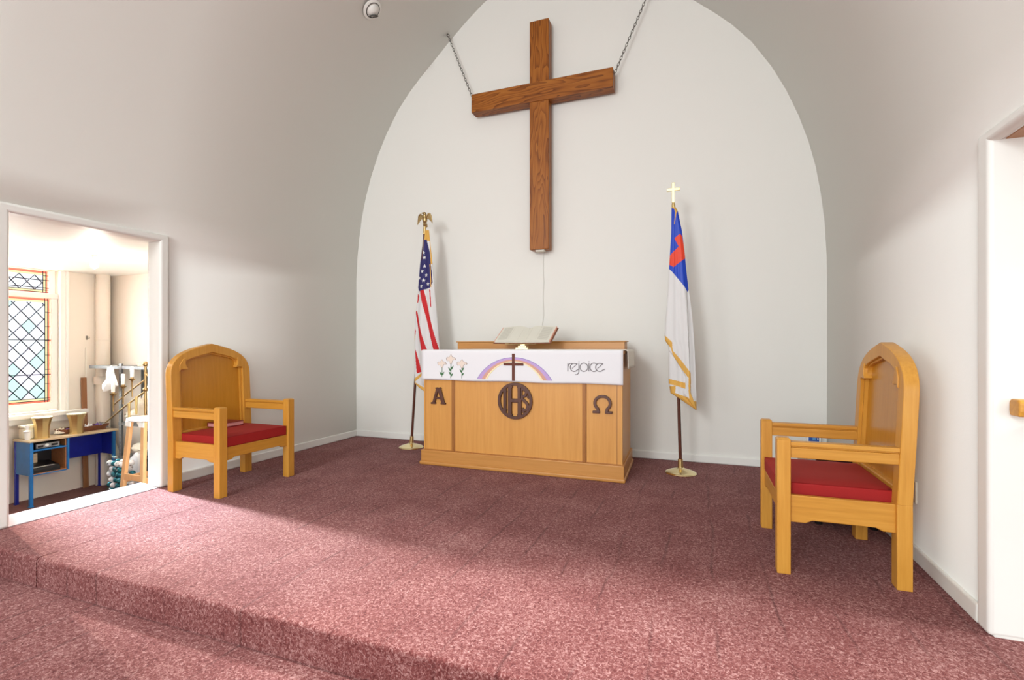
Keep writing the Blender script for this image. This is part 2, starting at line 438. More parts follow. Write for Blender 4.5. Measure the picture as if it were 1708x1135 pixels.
def leaded(x, y0, y1, z0, z1, plain):
    """coloured quarries in lead, a red and an amber border line round them"""
    g = MB(); c = MB(); b1, b2 = .026, .050
    for a0, a1, c0, c1, mi in ((y0,y0+b1,z0,z1,3),(y1-b1,y1,z0,z1,3),(y0+b1,y1-b1,z0,z0+b1,3),(y0+b1,y1-b1,z1-b1,z1,3),
                               (y0+b1,y0+b2,z0+b1,z1-b1,4),(y1-b2,y1-b1,z0+b1,z1-b1,4),(y0+b2,y1-b2,z0+b1,z0+b2,4),(y0+b2,y1-b2,z1-b2,z1-b1,4)):
        g.box(x, x+.004, a0, a1, c0, c1, mi)
    Y0, Y1, Z0, Z1 = y0+b2, y1-b2, z0+b2, z1-b2
    dy, dz = .138, .166
    ny = int((Y1-Y0)/dy)+2; nz = int((Z1-Z0)/dz)+2
    for j in range(-1, 2*nz+1):
        for i in range(-1, ny+1):
            cy = Y1-.01-dy*(i+(.5 if j % 2 else 0)); cz = Z0+dz*.5*j
            p = [(cy-dy/2, cz), (cy, cz-dz/2), (cy+dy/2, cz), (cy, cz+dz/2)]
            for ax, val, kl in ((0,Y0,False),(0,Y1,True),(1,Z0,False),(1,Z1,True)):
                p = clip(p, ax, val, kl) if len(p) > 2 else []
            if len(p) < 3: continue
            q = random.random(); low = (1-(cz-Z0)/(Z1-Z0))*.9
            mi = 0 if plain or q > low else (1 if q < low*.5 else 2)
            k = len(g.v); g.v += [(x+.002, a, b) for a, b in p]; g.f.append([k+t for t in range(len(p))]); g.m.append(mi)
    L = dy*40
    for k in range(-60, 60):      # the lead lines, two families of diagonals
        for s in (1, -1):
            pts = []
            for t in range(0, 161):
                yy = Y0+(Y1-Y0)*t/160
                zz = Z0+dz*.5 + s*(yy-(Y1-.01))*dz/dy + k*dz
                if Z0 <= zz <= Z1: pts.append((x+.003, yy, zz))
            if len(pts) > 1: c.tube([pts[0], pts[-1]], .0052, 6)
    z = Z0
    for yy in (Y1, Y0, Y1+.026, Y0-.026): c.tube([(x+.003, yy, z0), (x+.003, yy, z1)], .004, 6)
    while z < Z1:
        c.tube([(x+.003, Y1, z), (x+.003, y1, z)], .0035, 6); z += dz
    for zz in (Z0, Z0-.026): c.tube([(x+.003, y0, zz), (x+.003, y1, zz)], .004, 6)
    for f in (.27, .60): c.tube([(x+.012, y0, z0+(z1-z0)*f), (x+.012, y1, z0+(z1-z0)*f)], .005, 6)
    o = local(g).build('stained_pane', ['gl_clear', 'gl_green', 'gl_lilac', 'gl_red', 'gl_yellow'], win)
    local(c).build('lead_lattice', 'came', o, smooth=60).matrix_parent_inverse = Matrix()
leaded(XW-.058, wy0+.065, wy1-.065, wz0+.10, zm-.03, False)
leaded(XW-.10, wy0+.062, wy1-.062, zm+.02, wz1-.015, True)

# ------------------------------------------------------------------ stair hall beyond the right doorway
struct(MB().box(1.22, 2.9, 2.535, 2.64, -.16, 2.4).build('wall_hall', 'store_white'))
struct(MB().box(2.8, 2.9, .5, 2.6, -.16, 2.4).build('wall_hall_end', 'store_white'))
struct(MB().box(1.13, 2.9, .9, 2.55, 1.964, 2.06).build('ceiling_hall', 'soffit'))
struct(MB().box(1.5, 2.9, .5, 2.6, -.16, -.002).build('floor_hall', 'carpet'))
# ------------------------------------------------------------------ armchairs
CW = .7375/2; CD = .565
def shear(mb, k=.050, z0=.40):
    mb.v = [(x - k*max(0, z-z0), y, z) for x, y, z in mb.v]; return mb
def arch_curve(hw, zs, za, k1, k2x, k2z, n=12):
    """right half of a pointed arch, spring to apex"""
    return bez((hw, zs), (hw, zs+k1), (k2x, k2z), (0, za), n)
outerR = [(CW, .40)] + arch_curve(CW, .915, 1.172, .17, .20, 1.128)
outer = outerR + [(-a, b) for a, b in outerR[::-1][1:]]
def inner_path(off):
    hw = .292-off; ar = .252-off
    p = [(hw, .40), (hw, .955), (hw-.006, .966), (ar+.012, .968), (ar-.004, .975), (ar, .992)] + arch_curve(ar, 1.0, 1.098-off*.8, .05, .13, 1.066-off*.8, 10)
    return p + [(-a, b) for a, b in p[::-1][1:]]
def post(x0, x1, y0, y1, z0, z1, ch=.008):
    mb = MB().box(x0, x1, y0, y1, z0, z1-ch)
    k = [(x0, y0), (x1, y0), (x1, y1), (x0, y1)]; q = [(x0+ch, y0+ch), (x1-ch, y0+ch), (x1-ch, y1-ch), (x0+ch, y1-ch)]
    mb.add([(a, b, z1-ch) for a, b in k]+[(a, b, z1) for a, b in q], [(0,1,5,4),(1,2,6,5),(2,3,7,6),(3,0,4,7),(4,5,6,7)])
    return mb
def shaped_rail(L0, L1, ztop, zb, lift, e0, e1):
    return [(L0, ztop), (L0, zb), (L0+e0, zb), (L0+e0+.03, zb+lift), (L1-e1-.03, zb+lift), (L1-e1, zb), (L1, zb), (L1, ztop)]
def make_chair(label):
    t = thing('armchair', label, 'chair', group='carved oak armchairs')
    for s in (-1, 1):
        ya, yb = sorted((s*CW, s*(CW-.075)))
        bev(MB().box(0, .062, ya, yb, 0, .402).build('leg', 'oakZ', t), .003)
        ya2, yb2 = sorted((s*CW, s*(CW-.068)))
        bev(post(CD-.062, CD, ya2, yb2, 0, .687).build('leg', 'oakZ', t), .004)
        yc = s*(CW-.034)
        a = MB().box(.04, CD-.06, yc-.024, yc+.024, .588, .640).box(.03, CD-.06, yc-.018, yc+.018, .640, .648).box(.03, CD-.06, yc-.027, yc+.027, .648, .668)
        bev(a.build('armrest', 'oakX', t), .005, 3)
        y0, y1 = yc-.014, yc+.014
        bev(MB().prism(shaped_rail(.06, CD-.06, .398, .262, .015, .05, .07), y0, y1, 'XZ').build('side_rail', 'oakX', t), .004)
    bev(MB().prism(shaped_rail(-CW+.066, CW-.066, .372, .272, .016, .05, .05), CD-.048, CD-.018, 'YZ').build('front_rail', 'oakY', t), .004)
    bev(MB().box(.012, .045, -CW+.07, CW-.07, .27, .40).build('back_rail', 'oakY', t), .004)
    inn = inner_path(0)
    bf = shear(MB().prism(outer + inn[::-1], 0, .062, 'YZ'))
    o = bev(bf.build('back_frame', 'oakZ', t, smooth=40), .004)
    i2 = inner_path(.017)
    bead = shear(MB().prism(inner_path(-.004) + i2[::-1], .018, .046, 'YZ'))
    bead.build('bead_molding', 'oakZ', t, smooth=40)
    bev(shear(MB().box(.018, .05, -.288, .288, .40, .470)).build('lower_bead', 'oakY', t), .006)
    shear(MB().prism(inner_path(-.006), .014, .027, 'YZ')).build('back_panel', 'panel', t)
    for s in (-1, 1):       # carved corbels where the inner arch springs
        cb = MB()
        k = [(.294, .948), (.288, .962), (.268, .966), (.244, .962), (.222, .964), (.226, .974), (.237, .986), (.243, 1.004), (.243, 1.03), (.240, 1.05), (.262, 1.05), (.294, 1.0)]
        cb.prism([(s*a, b) for a, b in k], .026, .067, 'YZ')
        bev(shear(cb).build('corbel', 'oakZ', t, smooth=50), .006, 3)
    # cushion: a soft box with crowned top
    def cu(u, v):
        return None
    x0, x1, y0, y1, z0, z1 = .052, CD-.016, -CW+.072, CW-.072, .372, .463
    c = MB(); n = 14
    def top(u, v):
        e = (1-(2*u-1)**6)*(1-(2*v-1)**6)
        return (x0+(x1-x0)*u, y0+(y1-y0)*v, z1-.012+.016*e)
    c.box(x0, x1, y0, y1, z0, z1-.012); c.grid(top, n, n)
    bm = bev(c.build('seat_cushion', 'velvet', t, smooth=40), .010, 3)
    return t
def copy_tree(o, parent=None):
    c = o.copy(); COL.objects.link(c); c.parent = parent
    for ch in [x for x in bpy.data.objects if x.parent == o]: copy_tree(ch, c)
    return c
ch = make_chair('oak armchair with gothic arched back, red hymnal lying on its cushion, beside the storeroom doorway')
ch.location = (-3.935, 3.083, 0)
c2 = copy_tree(ch)
c2['label'] = 'oak armchair with gothic arched back and bare red cushion, against the wall with the outlet'
c2.location = (.938, 3.193, 0); c2.rotation_euler = (0, 0, PI)

# hymnal on the left chair
hb = thing('hymnal', 'maroon hymnal with rose page edges lying on the armchair cushion', 'book', (-3.79, 3.115, .469), 0)
bev(MB().box(-.085, .085, -.105, .105, .032, .037).box(-.085, .085, -.105, .105, 0, .005).box(-.09, -.083, -.105, .105, 0, .037).build('cover', 'maroon', hb), .002)
MB().box(-.082, .080, -.101, .101, .005, .032).build('page_block', 'page_rose', hb)

# ------------------------------------------------------------------ altar
AX0, AX1, AY0, AY1, AZ = -2.522, -.600, 4.25, 5.0, 1.112
al = thing('altar', 'oak altar with dark carved letters under the white banner', 'altar', ((AX0+AX1)/2, 4.6, 0))
def A(mb): mb.v = [(x-(AX0+AX1)/2, y-4.6, z) for x, y, z in mb.v]; return mb
def trap(x0, x1, y0, y1, z0, z1, tp=.03):
    return MB().prism([(x0, y0), (x1, y0), (x1-tp, y1), (x0+tp, y1)], z0, z1, 'XY')
bev(A(trap(AX0, AX1, AY0, AY1, .02, AZ-.03)).build('body', 'altar', al), .004)
bev(A(trap(AX0-.012, AX1+.012, AY0-.012, AY1, AZ-.03, AZ)).build('altar_top', 'altarX', al), .005)
bev(A(trap(AX0-.016, AX1+.016, AY0-.030, AY1+.03, 0, .142)).build('plinth', 'altarX', al), .006, 3)
bev(A(trap(AX0-.028, AX1+.028, AY0-.045, AY1+.04, 0, .036)).build('shoe_molding', 'altarX', al), .012, 4)
bev(A(MB().box(-2.455, -.665, 4.845, 5.03, AZ, 1.192)).build('retable', 'altarX', al), .004)
bev(A(MB().box(-2.47, -.65, 4.835, 5.03, 1.192, 1.203)).build('retable_cap', 'altarX', al), .003)
for xc in (-2.198, -.926):
    g = MB().box(xc-.019, xc+.019, AY0-.004, AY0+.01, .142, AZ-.03).box(xc-.0085, xc+.0085, AY0-.009, AY0, .142, AZ-.03)
    bev(A(g).build('stile', 'groove', al), .003)
for x0 in (AX0+.020, AX1-.05):
    A(MB().box(x0, x0+.006, AY0-.0015, AY0+.01, .142, AZ-.03)).build('panel_joint', 'groove', al)
A(MB().box(AX0+.01, AX1-.01, AY0-.004, AY0+.005, .142, .148)).build('panel_joint', 'groove', al)
# letters
LF0, LF1 = AY0-.022, AY0+.002
def stroke(mb, path, w, y0=LF0, y1=LF1, mi=0, closed=False):
    """flat ribbon of width w along a path in x-z, pushed between y0 and y1"""
    e = mb.k*.00015; mb.k = (mb.k+1) % 7; y0 -= e
    P = [Vector((a, b)) for a, b in path]; n = len(P); L = []; Rr = []
    for i in range(n):
        if closed: t = (P[(i+1) % n]-P[i-1])
        else: t = P[min(i+1, n-1)]-P[max(i-1, 0)]
        t.normalize(); nn = Vector((-t.y, t.x))
        ww = w[i] if isinstance(w, list) else w
        L.append(P[i]+nn*ww/2); Rr.append(P[i]-nn*ww/2)
    vs = []
    for y in (y0, y1):
        for q in L+Rr: vs.append((q.x, y, q.y))
    m = 2*n; fs = []
    for i in range(n if closed else n-1):
        j = (i+1) % n
        fs += [(i, j, n+j, n+i), (m+i, m+n+i, m+n+j, m+j), (i, m+i, m+j, j), (n+i, n+j, m+n+j, m+n+i)]
    if not closed: fs += [(0, n, m+n, m), (n-1, m+n-1, m+2*n-1, 2*n-1)]
    return mb.add(vs, fs, mi)
def arc(cx, cz, rx, rz, a0, a1, n=24): return [(cx+rx*math.cos(R(a0+(a1-a0)*i/n)), cz+rz*math.sin(R(a0+(a1-a0)*i/n))) for i in range(n+1)]
l = MB(); x0, x1, z0, z1 = -2.432, -2.275, .592, .750; xc = (x0+x1)/2
stroke(l, [(xc-.006, z1), (x0+.026, z0+.008)], .026); stroke(l, [(xc+.006, z1), (x1-.026, z0+.008)], .034)
stroke(l, [(xc-.035, z0+.058), (xc+.035, z0+.058)], .018)
stroke(l, [(xc-.030, z1-.006), (xc+.030, z1-.006)], .014)
for xx in (x0+.024, x1-.026): stroke(l, [(xx-.026, z0+.007), (xx+.026, z0+.007)], .016)
bev(A(l).build('alpha_letter', 'walnut', al), .003)['label'] = 'dark carved letter A'
l = MB(); x0, x1, z0, z1 = -.853, -.683, .577, .733; xc = (x0+x1)/2
p = arc(xc, z1-.070, .066, .060, -52, 232, 32)
p = [(xc+.034, z0+.012), (xc+.038, z0+.026)] + p + [(xc-.038, z0+.026), (xc-.034, z0+.012)]
stroke(l, p, .024)
for s in (-1, 1): stroke(l, [(xc+s*.022, z0+.009), (xc+s*.084, z0+.009)], .021)
bev(A(l).build('omega_letter', 'walnut', al), .003)['label'] = 'dark carved omega letter'
l = MB(); mx, mz = -1.565, .652
def S(path, w): return stroke(l, [(mx+a, mz+b) for a, b in path], w)
stroke(l, arc(mx, mz, .154, .154, 0, 360, 64)[:-1], .027, closed=True)
S([(-.098, .118), (-.098, -.118)], .028)                       # I
S([(-.118, .085), (-.078, .085)], .012); S([(-.118, -.085), (-.078, -.085)], .012)
S([(-.048, .145), (-.048, -.145)], .036); S([(.046, .145), (.046, -.145)], .036)   # H
S([(-.05, .004), (.05, .004)], .034)
for s in (1, -1): S([(-.062, s*.128), (-.022, s*.128)], .016); S([(.062, s*.128), (.022, s*.128)], .016)
S([(.066, .110), (.095, .105), (.112, .080), (.100, .055), (.075, .040), (.070, .022), (.090, .004), (.115, -.018), (.126, -.045), (.112, -.075), (.088, -.082), (.070, -.066)], .026)  # S
S([(.060, .125), (.062, .020)], .02); S([(.07, -.085), (.10, -.118)], .016); S([(.115, .05), (.135, .03)], .018)
bev(A(l).build('monogram_medallion', 'walnut', al), .003)['label'] = 'dark round openwork medallion reading IHS'

# banner on the front of the altar
fr = thing('altar_banner', 'white embroidered banner reading rejoice, hanging over the altar front', 'banner', ((AX0+AX1)/2, 4.6, 0))
bx0, bx1, bz0, bz1 = -2.530, -.592, .826, 1.122
FY = AY0-.026
prof = [(4.80, AZ+.002), (4.60, AZ+.003), (4.30, AZ+.004), (FY+.02, AZ+.005), (FY+.006, AZ+.001), (FY, AZ-.012), (FY, AZ-.10), (FY, .90), (FY, bz0)]
def wavy(u, v):
    k = v*(len(prof)-1); i = min(int(k), len(prof)-2); t = k-i
    y = prof[i][0]+(prof[i+1][0]-prof[i][0])*t; z = prof[i][1]+(prof[i+1][1]-prof[i][1])*t
    if v > .7: z += .003*math.sin(u*17)*(v-.7)/.3; y -= .003*max(0, math.sin(u*9+1))*(v-.7)/.3
    return (bx0+(bx1-bx0)*u, y, z)
ob = A(MB().grid(wavy, 60, 32)).build('cloth', 'cloth', fr, smooth=60)
md = ob.modifiers.new('thickness', 'SOLIDIFY'); md.thickness = .004; md.offset = 0
def deco(name, mb, mat, label=None):
    o = A(mb).build(name, mat, fr)
    if label: o['label'] = label
    return o
EY = FY-.0035
def ell(a, b, cx, cz, n=48):      # a shallow bow: part of an ellipse that meets its base at a slant
    t0 = R(30); a2 = a/math.cos(t0); b2 = b/(1-math.sin(t0)); out = []
    for i in range(n+1):
        t = t0+(PI-2*t0)*i/n; out.append((cx+a2*math.cos(t), cz+b2*(math.sin(t)-math.sin(t0))))
    return out
rx, rz0 = -1.5715, .846
bands = [(.3645, .204, 'rb_blue', 0), (.3595, .200, 'rb_purple', .0006), (.317, .183, 'rb_orange', .0012), (.281, .169, 'rb_yellow', .0018), (.262, .160, 'cloth', .0024)]
B = bands
for (a, b, m, o), nm in zip(B[:-1], ('outline_band', 'purple_band', 'orange_band', 'yellow_band')):
    i = B.index((a, b, m, o)); a2, b2 = B[i+1][0], B[i+1][1]
    ou, inn = ell(a, b, rx, rz0), ell(a2, b2, rx, rz0)
    mb = MB(); n = len(ou)
    vs = [(x, EY-o*.3-.002, z) for x, z in ou+inn] + [(x, EY+.003, z) for x, z in ou+inn]
    fs = []
    for k in range(n-1):
        fs += [(k, k+1, n+k+1, n+k), (k, 2*n+k, 2*n+k+1, k+1), (n+k, n+k+1, 3*n+k+1, 3*n+k)]
    fs += [(0, n, 3*n, 2*n), (n-1, 2*n-1, 4*n-1, 3*n-1)]
    mb.add(vs, fs); deco('rainbow_band' if i else 'rainbow_outline', mb, m)
cm = MB().box(-1.586, -1.560, EY-.006, EY+.003, .836, 1.082).box(-1.668, -1.477, EY-.006, EY+.003, .975, .999)
deco('banner_cross', cm, 'cross_brown', 'brown felt cross')
def PX(u, v): return (u, v)
def lily(cx, cz, w, h, zb, leaves):
    pt = [(-.50, .12), (-.36, .22), (-.20, .20), (-.10, .34), (.02, .50), (.10, .32), (.22, .20), (.40, .18), (.50, -.02), (.44, -.10), (.30, -.02), (.17, -.20), (.07, -.48), (-.07, -.50), (-.16, -.22), (-.28, -.14), (-.38, -.22), (-.46, -.10)]
    o = MB().prism([(cx+a*w*1.13, cz+b*h*1.11) for a, b in pt], EY-.001, EY+.003, 'XZ'); deco('lily_outline', o, 'outline')
    deco('lily_flower', MB().prism([(cx+a*w, cz+b*h) for a, b in pt], EY-.0025, EY, 'XZ'), 'lily')
    s = MB(); stroke(s, [(cx+.001, cz-h*.5), (cx-.001, zb)], .006, EY-.0015, EY+.003)
    for sg, dz, ln in leaves:
        b = (cx, zb+dz); e = (cx+sg*ln*.65, zb+dz+ln)
        mid = ((b[0]+e[0])/2+sg*.004, (b[1]+e[1])/2-.006); mid2 = ((b[0]+e[0])/2-sg*.008, (b[1]+e[1])/2+.006)
        s.prism([b, mid, e, mid2], EY-.002, EY+.003, 'XZ')
    deco('lily_stem', s, 'stem_green')
lily(-2.306, .983, .088, .075, .855, [(-1, .012, .040), (1, .012, .040)])
lily(-2.210, 1.027, .092, .088, .847, [(-1, .060, .045), (1, .075, .045), (-1, .028, .035), (1, .012, .035)])
lily(-2.093, .985, .100, .078, .846, [(-1, .050, .038), (1, .070, .035), (1, .024, .030)])
# lettering: r e j o i c e in thin round deco strokes
tx = MB(); w = .0070
def T(path, ww=w, closed=False): stroke(tx, path, ww, EY-.0015, EY+.003, closed=closed)
T([(-1.066, 1.003), (-1.067, .930)]); T([(-1.066, .968)] + arc(-1.036, .972, .028, .029, 170, 80, 8) + [(-1.030, .998)])
def e_(cx, cz, r):
    T([(cx-r*.55, cz-r*.30), (cx+r*.86, cz+r*.95)], w*.8)
    T([(cx+r*.86, cz+r*.95)] + arc(cx, cz, r, r*1.02, 68, 322, 26) + [(cx+r*1.35, cz-r*.42)])
e_(-1.011, .966, .034); e_(-.789, .970, .034)
T([(-.969, 1.004), (-.969, .935)] + arc(-.995, .932, .026, .028, 0, -105, 10))
T(arc(-.925, .969, .0345, .036, 0, 360, 32)[:-1], closed=True)
T([(-.881, 1.004), (-.882, .935)])
T(arc(-.838, .970, .034, .036, 52, 308, 26))
for cx, cz in ((-.968, 1.016), (-.881, 1.017)): tx.box(cx-.0035, cx+.0035, EY-.0015, EY+.003, cz-.0035, cz+.0035)
deco('lettering', tx, 'grey_thread', 'grey stitched word rejoice')

# linen runner over the altar top, one end seen hanging down the side
ln = MB()
lp = [(-2.2, AZ+.0045), (-.62, AZ+.0045), (-.585, AZ+.004), (-.572, AZ-.006), (-.570, AZ-.05), (-.568, .955)]
def lin(u, v):
    k = u*(len(lp)-1); i = min(int(k), len(lp)-2); t = k-i
    return (lp[i][0]+(lp[i+1][0]-lp[i][0])*t + .004*math.sin(v*5)*max(0, u-.75), 4.34+.46*v - .02*(max(0, u-.8)), lp[i][1]+(lp[i+1][1]-lp[i][1])*t)
o = MB().grid(lin, 20, 12).build('altar_linen', 'linen', smooth=50)
md = o.modifiers.new('thickness', 'SOLIDIFY'); md.thickness = .005; md.offset = 1
tag(o, 'cream linen cloth end hanging down the altar side', 'cloth')

# brass missal stand and open book
st = thing('missal_stand', 'stepped brass book stand under the open bible', 'stand', (-1.612, 4.60, AZ+.008))
bev(MB().box(-.062, .062, -.055, .055, 0, .018).box(-.042, .042, -.040, .040, .018, .034).box(-.024, .024, -.026, .026, .034, .055).build('stepped_base', 'pale_brass', st), .002)
RX = Matrix.Rotation(R(34), 4, 'X')
bev(MB().box(-.16, .16, -.105, .125, -.008, 0, mat=Matrix.Translation((0, 0, .115)) @ RX).box(-.02, .02, -.015, .02, .05, .115).build('book_rest', 'pale_brass', st), .002)
bb = thing('open_bible', 'large open bible lying on the brass stand on the altar', 'book', (-1.592, 4.60, AZ+.129))
bb.rotation_euler = (R(34), 0, R(-4))
def leafs(sg):
    mb = MB(); n = 14; W = .285; D0, D1 = -.105, .150
    def zt(t): return .004 + .044*math.sin(min(1, t*2.2)*PI*.5)*(1-.62*t)
    top = [(sg*W*i/n, zt(i/n)) for i in range(n+1)]
    poly = top + [(sg*(W+.004), .006), (0, .003)]
    mb.prism(poly, D0, D1, 'XZ'); return mb
for sg in (-1, 1):
    leafs(sg).build('page_block', 'paper', bb, smooth=40)
    e = MB().box(*sorted((sg*.284, sg*.291)), -.106, .151, .004, .022).build('page_edge', 'edge_pink', bb)
    c = MB()
    for k in range(2):   # printed columns
        for r_ in range(16):
            x0 = sg*(.045+.115*k); x1 = sg*(.145+.115*k); xa, xb = sorted((x0, x1))
            def zt(t): return .004 + .044*math.sin(min(1, t*2.2)*PI*.5)*(1-.62*t)
            z = max(zt(abs(x0)/.285), zt(abs(x1)/.285))
            yb = -.085+r_*.0138
            za, zb_ = zt(abs(xa)/.285)+.0006, zt(abs(xb)/.285)+.0006
            c.add([(xa, yb, za), (xb, yb, zb_), (xb, yb+.006, zb_), (xa, yb+.006, za)], [(0,1,2,3)])
    m_print = M.get('print') or M.setdefault('print', flat('printed_lines', (.52, .49, .42), .8))
    c.build('printed_text', 'print', bb)
bev(MB().box(-.302, .302, -.116, .158, -.004, .003).build('cover', 'leather', bb), .002)

# ------------------------------------------------------------------ hanging cross
cr = thing('wall_cross', 'large oak cross of two heavy timbers hung high on the white wall', 'cross', (-1.606, 5.15, 3.4))
o = MB().box(-.107, .107, -.055, .065, 2.195-3.4, 4.665-3.4).build('upright', 'crossZ', cr); bev(o, .006, 2)
o = MB().box(-2.402+1.606, -.815+1.606, -.068, .058, 3.790-3.4, 3.997-3.4).build('crossbeam', 'crossX', cr); bev(o, .006, 2)
bev(MB().box(-.05, .05, -.03, .04, 2.178-3.4, 2.197-3.4).build('foot_block', 'paper', cr), .003)
def chain(p0, p1, label):
    p0, p1 = Vector(p0), Vector(p1); d = (p1-p0); Ld = d.length; d.normalize()
    t = thing('chain', label, 'chain', tuple(p0), group='chains holding the cross')
    sd = d.cross(Vector((0, 1, 0))).normalized(); fr_ = Vector((0, 1, 0))
    mb = MB(); pitch = .034; n = int(Ld/pitch)
    for k in range(n):
        c = d*(pitch*(k+.5)); a = sd if k % 2 else fr_
        lk = [c + d*(.023*math.cos(q)) + a*(.0105*math.sin(q)) for q in [2*PI*i/14 for i in range(15)]]
        mb.tube(lk, .0032, 6, cap=False)
    mb.build('links', 'steel', t, smooth=60)
    h = MB().tube([(0, 0, .01), (0, 0, 0), tuple(d*.02)], .009, 8).ball((0, 0, .006), .018, 10)
    h.build('wall_hook', 'steel', t, smooth=60)
    MB().tube([tuple(d*(Ld-.02)), tuple(d*(Ld+.012))], .006, 8).build('screw_eye', 'steel', t, smooth=60)
    return t
chain((-2.735, 5.16, 4.775), (-2.402, 5.155, 3.950), 'thin steel chain from the vault to the beam end above the eagle flag')
chain((-.415, 5.16, 4.84), (-.815, 5.155, 3.950), 'thin steel chain from the vault to the beam end above the white flag')
wr_ = MB().tube([(-1.600, 5.243, 2.22), (-1.606, 5.243, 2.0), (-1.598, 5.243, 1.85), (-1.608, 5.243, 1.70), (-1.600, 5.243, 1.5), (-1.618, 5.243, 1.35), (-1.61, 5.243, 1.0), (-1.61, 5.24, .1)], .0045, 6).build('power_cord', 'trim', smooth=60)
tag(wr_, 'thin white cord running down the wall below the cross', 'cord')

# ------------------------------------------------------------------ flags
def flag_base(t, tilt, h, dx):
    b = MB().lathe([(.135, 0), (.138, .006), (.134, .013), (.120, .020), (.085, .032), (.05, .042), (.030, .050), (.026, .056)], 40)
    b.build('base', 'pale_brass', t, smooth=40)
    k = dx/h
    MB().tube([(k*.045, 0, .045), (k*.13, 0, .13)], [.024, .021], 20).build('socket', 'brass', t, smooth=40)
    MB().tube([(k*.12, 0, .12), (k*(h-.03), 0, h-.03)], .0145, 16).build('pole', 'stick', t, smooth=60)
    MB().tube([(k*(h-.09), 0, h-.09), (k*(h-.02), 0, h-.02), (k*h, 0, h)], [.017, .016, .012], 16).build('pole_collar', 'brass', t, smooth=40)
def drape(name, t, rows, y0, org, mats, colour, depth, nu, nv):
    """a hanging cloth gathered round its pole: closed bundle whose front carries the pattern"""
    zt, zb = rows[0][0], rows[-1][0]; mb = MB(); zs = [zt+(zb-zt)*j/nv for j in range(nv+1)]
    N = nu*2
    for z in zs:
        a, b = lerp_table(rows, z)
        for i in range(N):
            if i <= nu: u = i/nu; front = 1
            else: u = 1-(i-nu)/nu; front = 0
            x = a+(b-a)*u; s = 2*u-1
            y = depth(x, z, u, front)
            mb.v.append((x-org[0], y0+y-org[1], z-org[2]))
    cells = []
    for j in range(nv):
        for i in range(N):
            i2 = (i+1) % N
            q = [j*N+i, j*N+i2, (j+1)*N+i2, (j+1)*N+i]
            cx = sum(mb.v[k][0] for k in q)/4+org[0]; cz = sum(mb.v[k][2] for k in q)/4+org[2]
            mb.f.append(q); mb.m.append(colour(cx, cz, i < nu))
    mb.f.append(list(range(N))); mb.m.append(colour(rows[0][1], zt-.01, True))
    mb.f.append(list(range(nv*N, nv*N+N))[::-1]); mb.m.append(colour(rows[-1][2], zb, True))
    return mb.build(name, mats, t, smooth=70)
FL_ROWS = [(2.45, -2.868, -2.822), (2.357, -2.891, -2.811), (2.271, -2.91, -2.8), (2.17, -2.922, -2.788), (2.071, -2.937, -2.777), (1.938, -2.949, -2.766), (1.804, -2.961, -2.751), (1.67, -2.968, -2.739), (1.537, -2.988, -2.724), (1.37, -2.999, -2.706), (1.27, -3.003, -2.698), (1.003, -2.999, -2.664), (0.837, -3.003, -2.642), (0.764, -3.003, -2.627), (0.731, -2.999, -2.62), (0.685, -2.945, -2.612), (0.641, -2.868, -2.605)]
FL_CANTON = [(-2.891, 2.34), (-2.992, 1.877), (-2.937, 1.767), (-2.792, 1.801), (-2.769, 1.866), (-2.807, 2.201), (-2.845, 2.35)]
FL_REDS = [[(-2.924, 1.777), (-2.872, 1.785), (-2.658, 1.022), (-2.699, 0.985), (-2.741, 1.117)], [(-2.992, 1.555), (-2.963, 1.545), (-2.825, 1.126), (-2.804, 1.083), (-2.853, 1.045), (-2.882, 1.113)], [(-2.967, 1.751), (-2.936, 1.715), (-2.953, 1.635), (-2.981, 1.648)], [(-2.989, 1.125), (-2.971, 1.094), (-2.891, 0.865), (-2.96, 0.843)], [(-2.8, 1.79), (-2.787, 1.771), (-2.769, 1.574), (-2.783, 1.599)], [(-3.006, 1.4), (-2.977, 1.318), (-2.986, 1.262), (-3.003, 1.269)]]
FL_GOLD = [[(-3.061, 0.737), (-2.996, 0.783), (-2.889, 0.859), (-2.839, 0.866), (-2.839, 0.836), (-2.889, 0.825), (-2.996, 0.739)], [(-3.003, 0.755), (-2.86, 0.687), (-2.818, 0.713), (-2.679, 0.643), (-2.679, 0.595), (-2.86, 0.625), (-3.017, 0.707)], [(-2.805, 2.068), (-2.795, 2.067), (-2.779, 1.808), (-2.787, 1.808)], [(-2.819, 2.434), (-2.803, 2.433), (-2.777, 2.066), (-2.794, 2.067)], [(-2.884, 2.473), (-2.8, 2.466), (-2.834, 2.336), (-2.872, 2.359)], [(-3.006, 1.331), (-2.986, 1.262), (-2.992, 1.206), (-3.006, 1.256)]]
FL_STARS = [(-2.884, 2.199), (-2.874, 2.145), (-2.868, 2.048), (-2.897, 1.989), (-2.845, 1.945), (-2.938, 1.918), (-2.876, 1.887), (-2.903, 1.821), (-2.819, 1.842)]
FR_ROWS = [(2.407, -0.228, -0.192), (2.369, -0.229, -0.174), (2.184, -0.231, -0.138), (1.963, -0.243, -0.113), (1.85, -0.251, -0.103), (1.677, -0.259, -0.085), (1.57, -0.269, -0.07), (1.408, -0.279, -0.052), (1.252, -0.288, -0.04), (1.204, -0.285, -0.037), (1.161, -0.259, -0.035), (1.113, -0.253, -0.032), (0.844, -0.253, -0.022), (0.817, -0.253, -0.022), (0.764, -0.243, -0.02), (0.726, -0.238, -0.017), (0.685, -0.171, -0.017), (0.633, -0.095, -0.017), (0.587, -0.025, -0.015)]
FR_BLUE = [(-0.332, 2.447), (-0.251, 1.854), (-0.207, 1.803), (-0.115, 1.68), (-0.093, 1.637), (-0.075, 1.673), (-0.075, 2.421)]
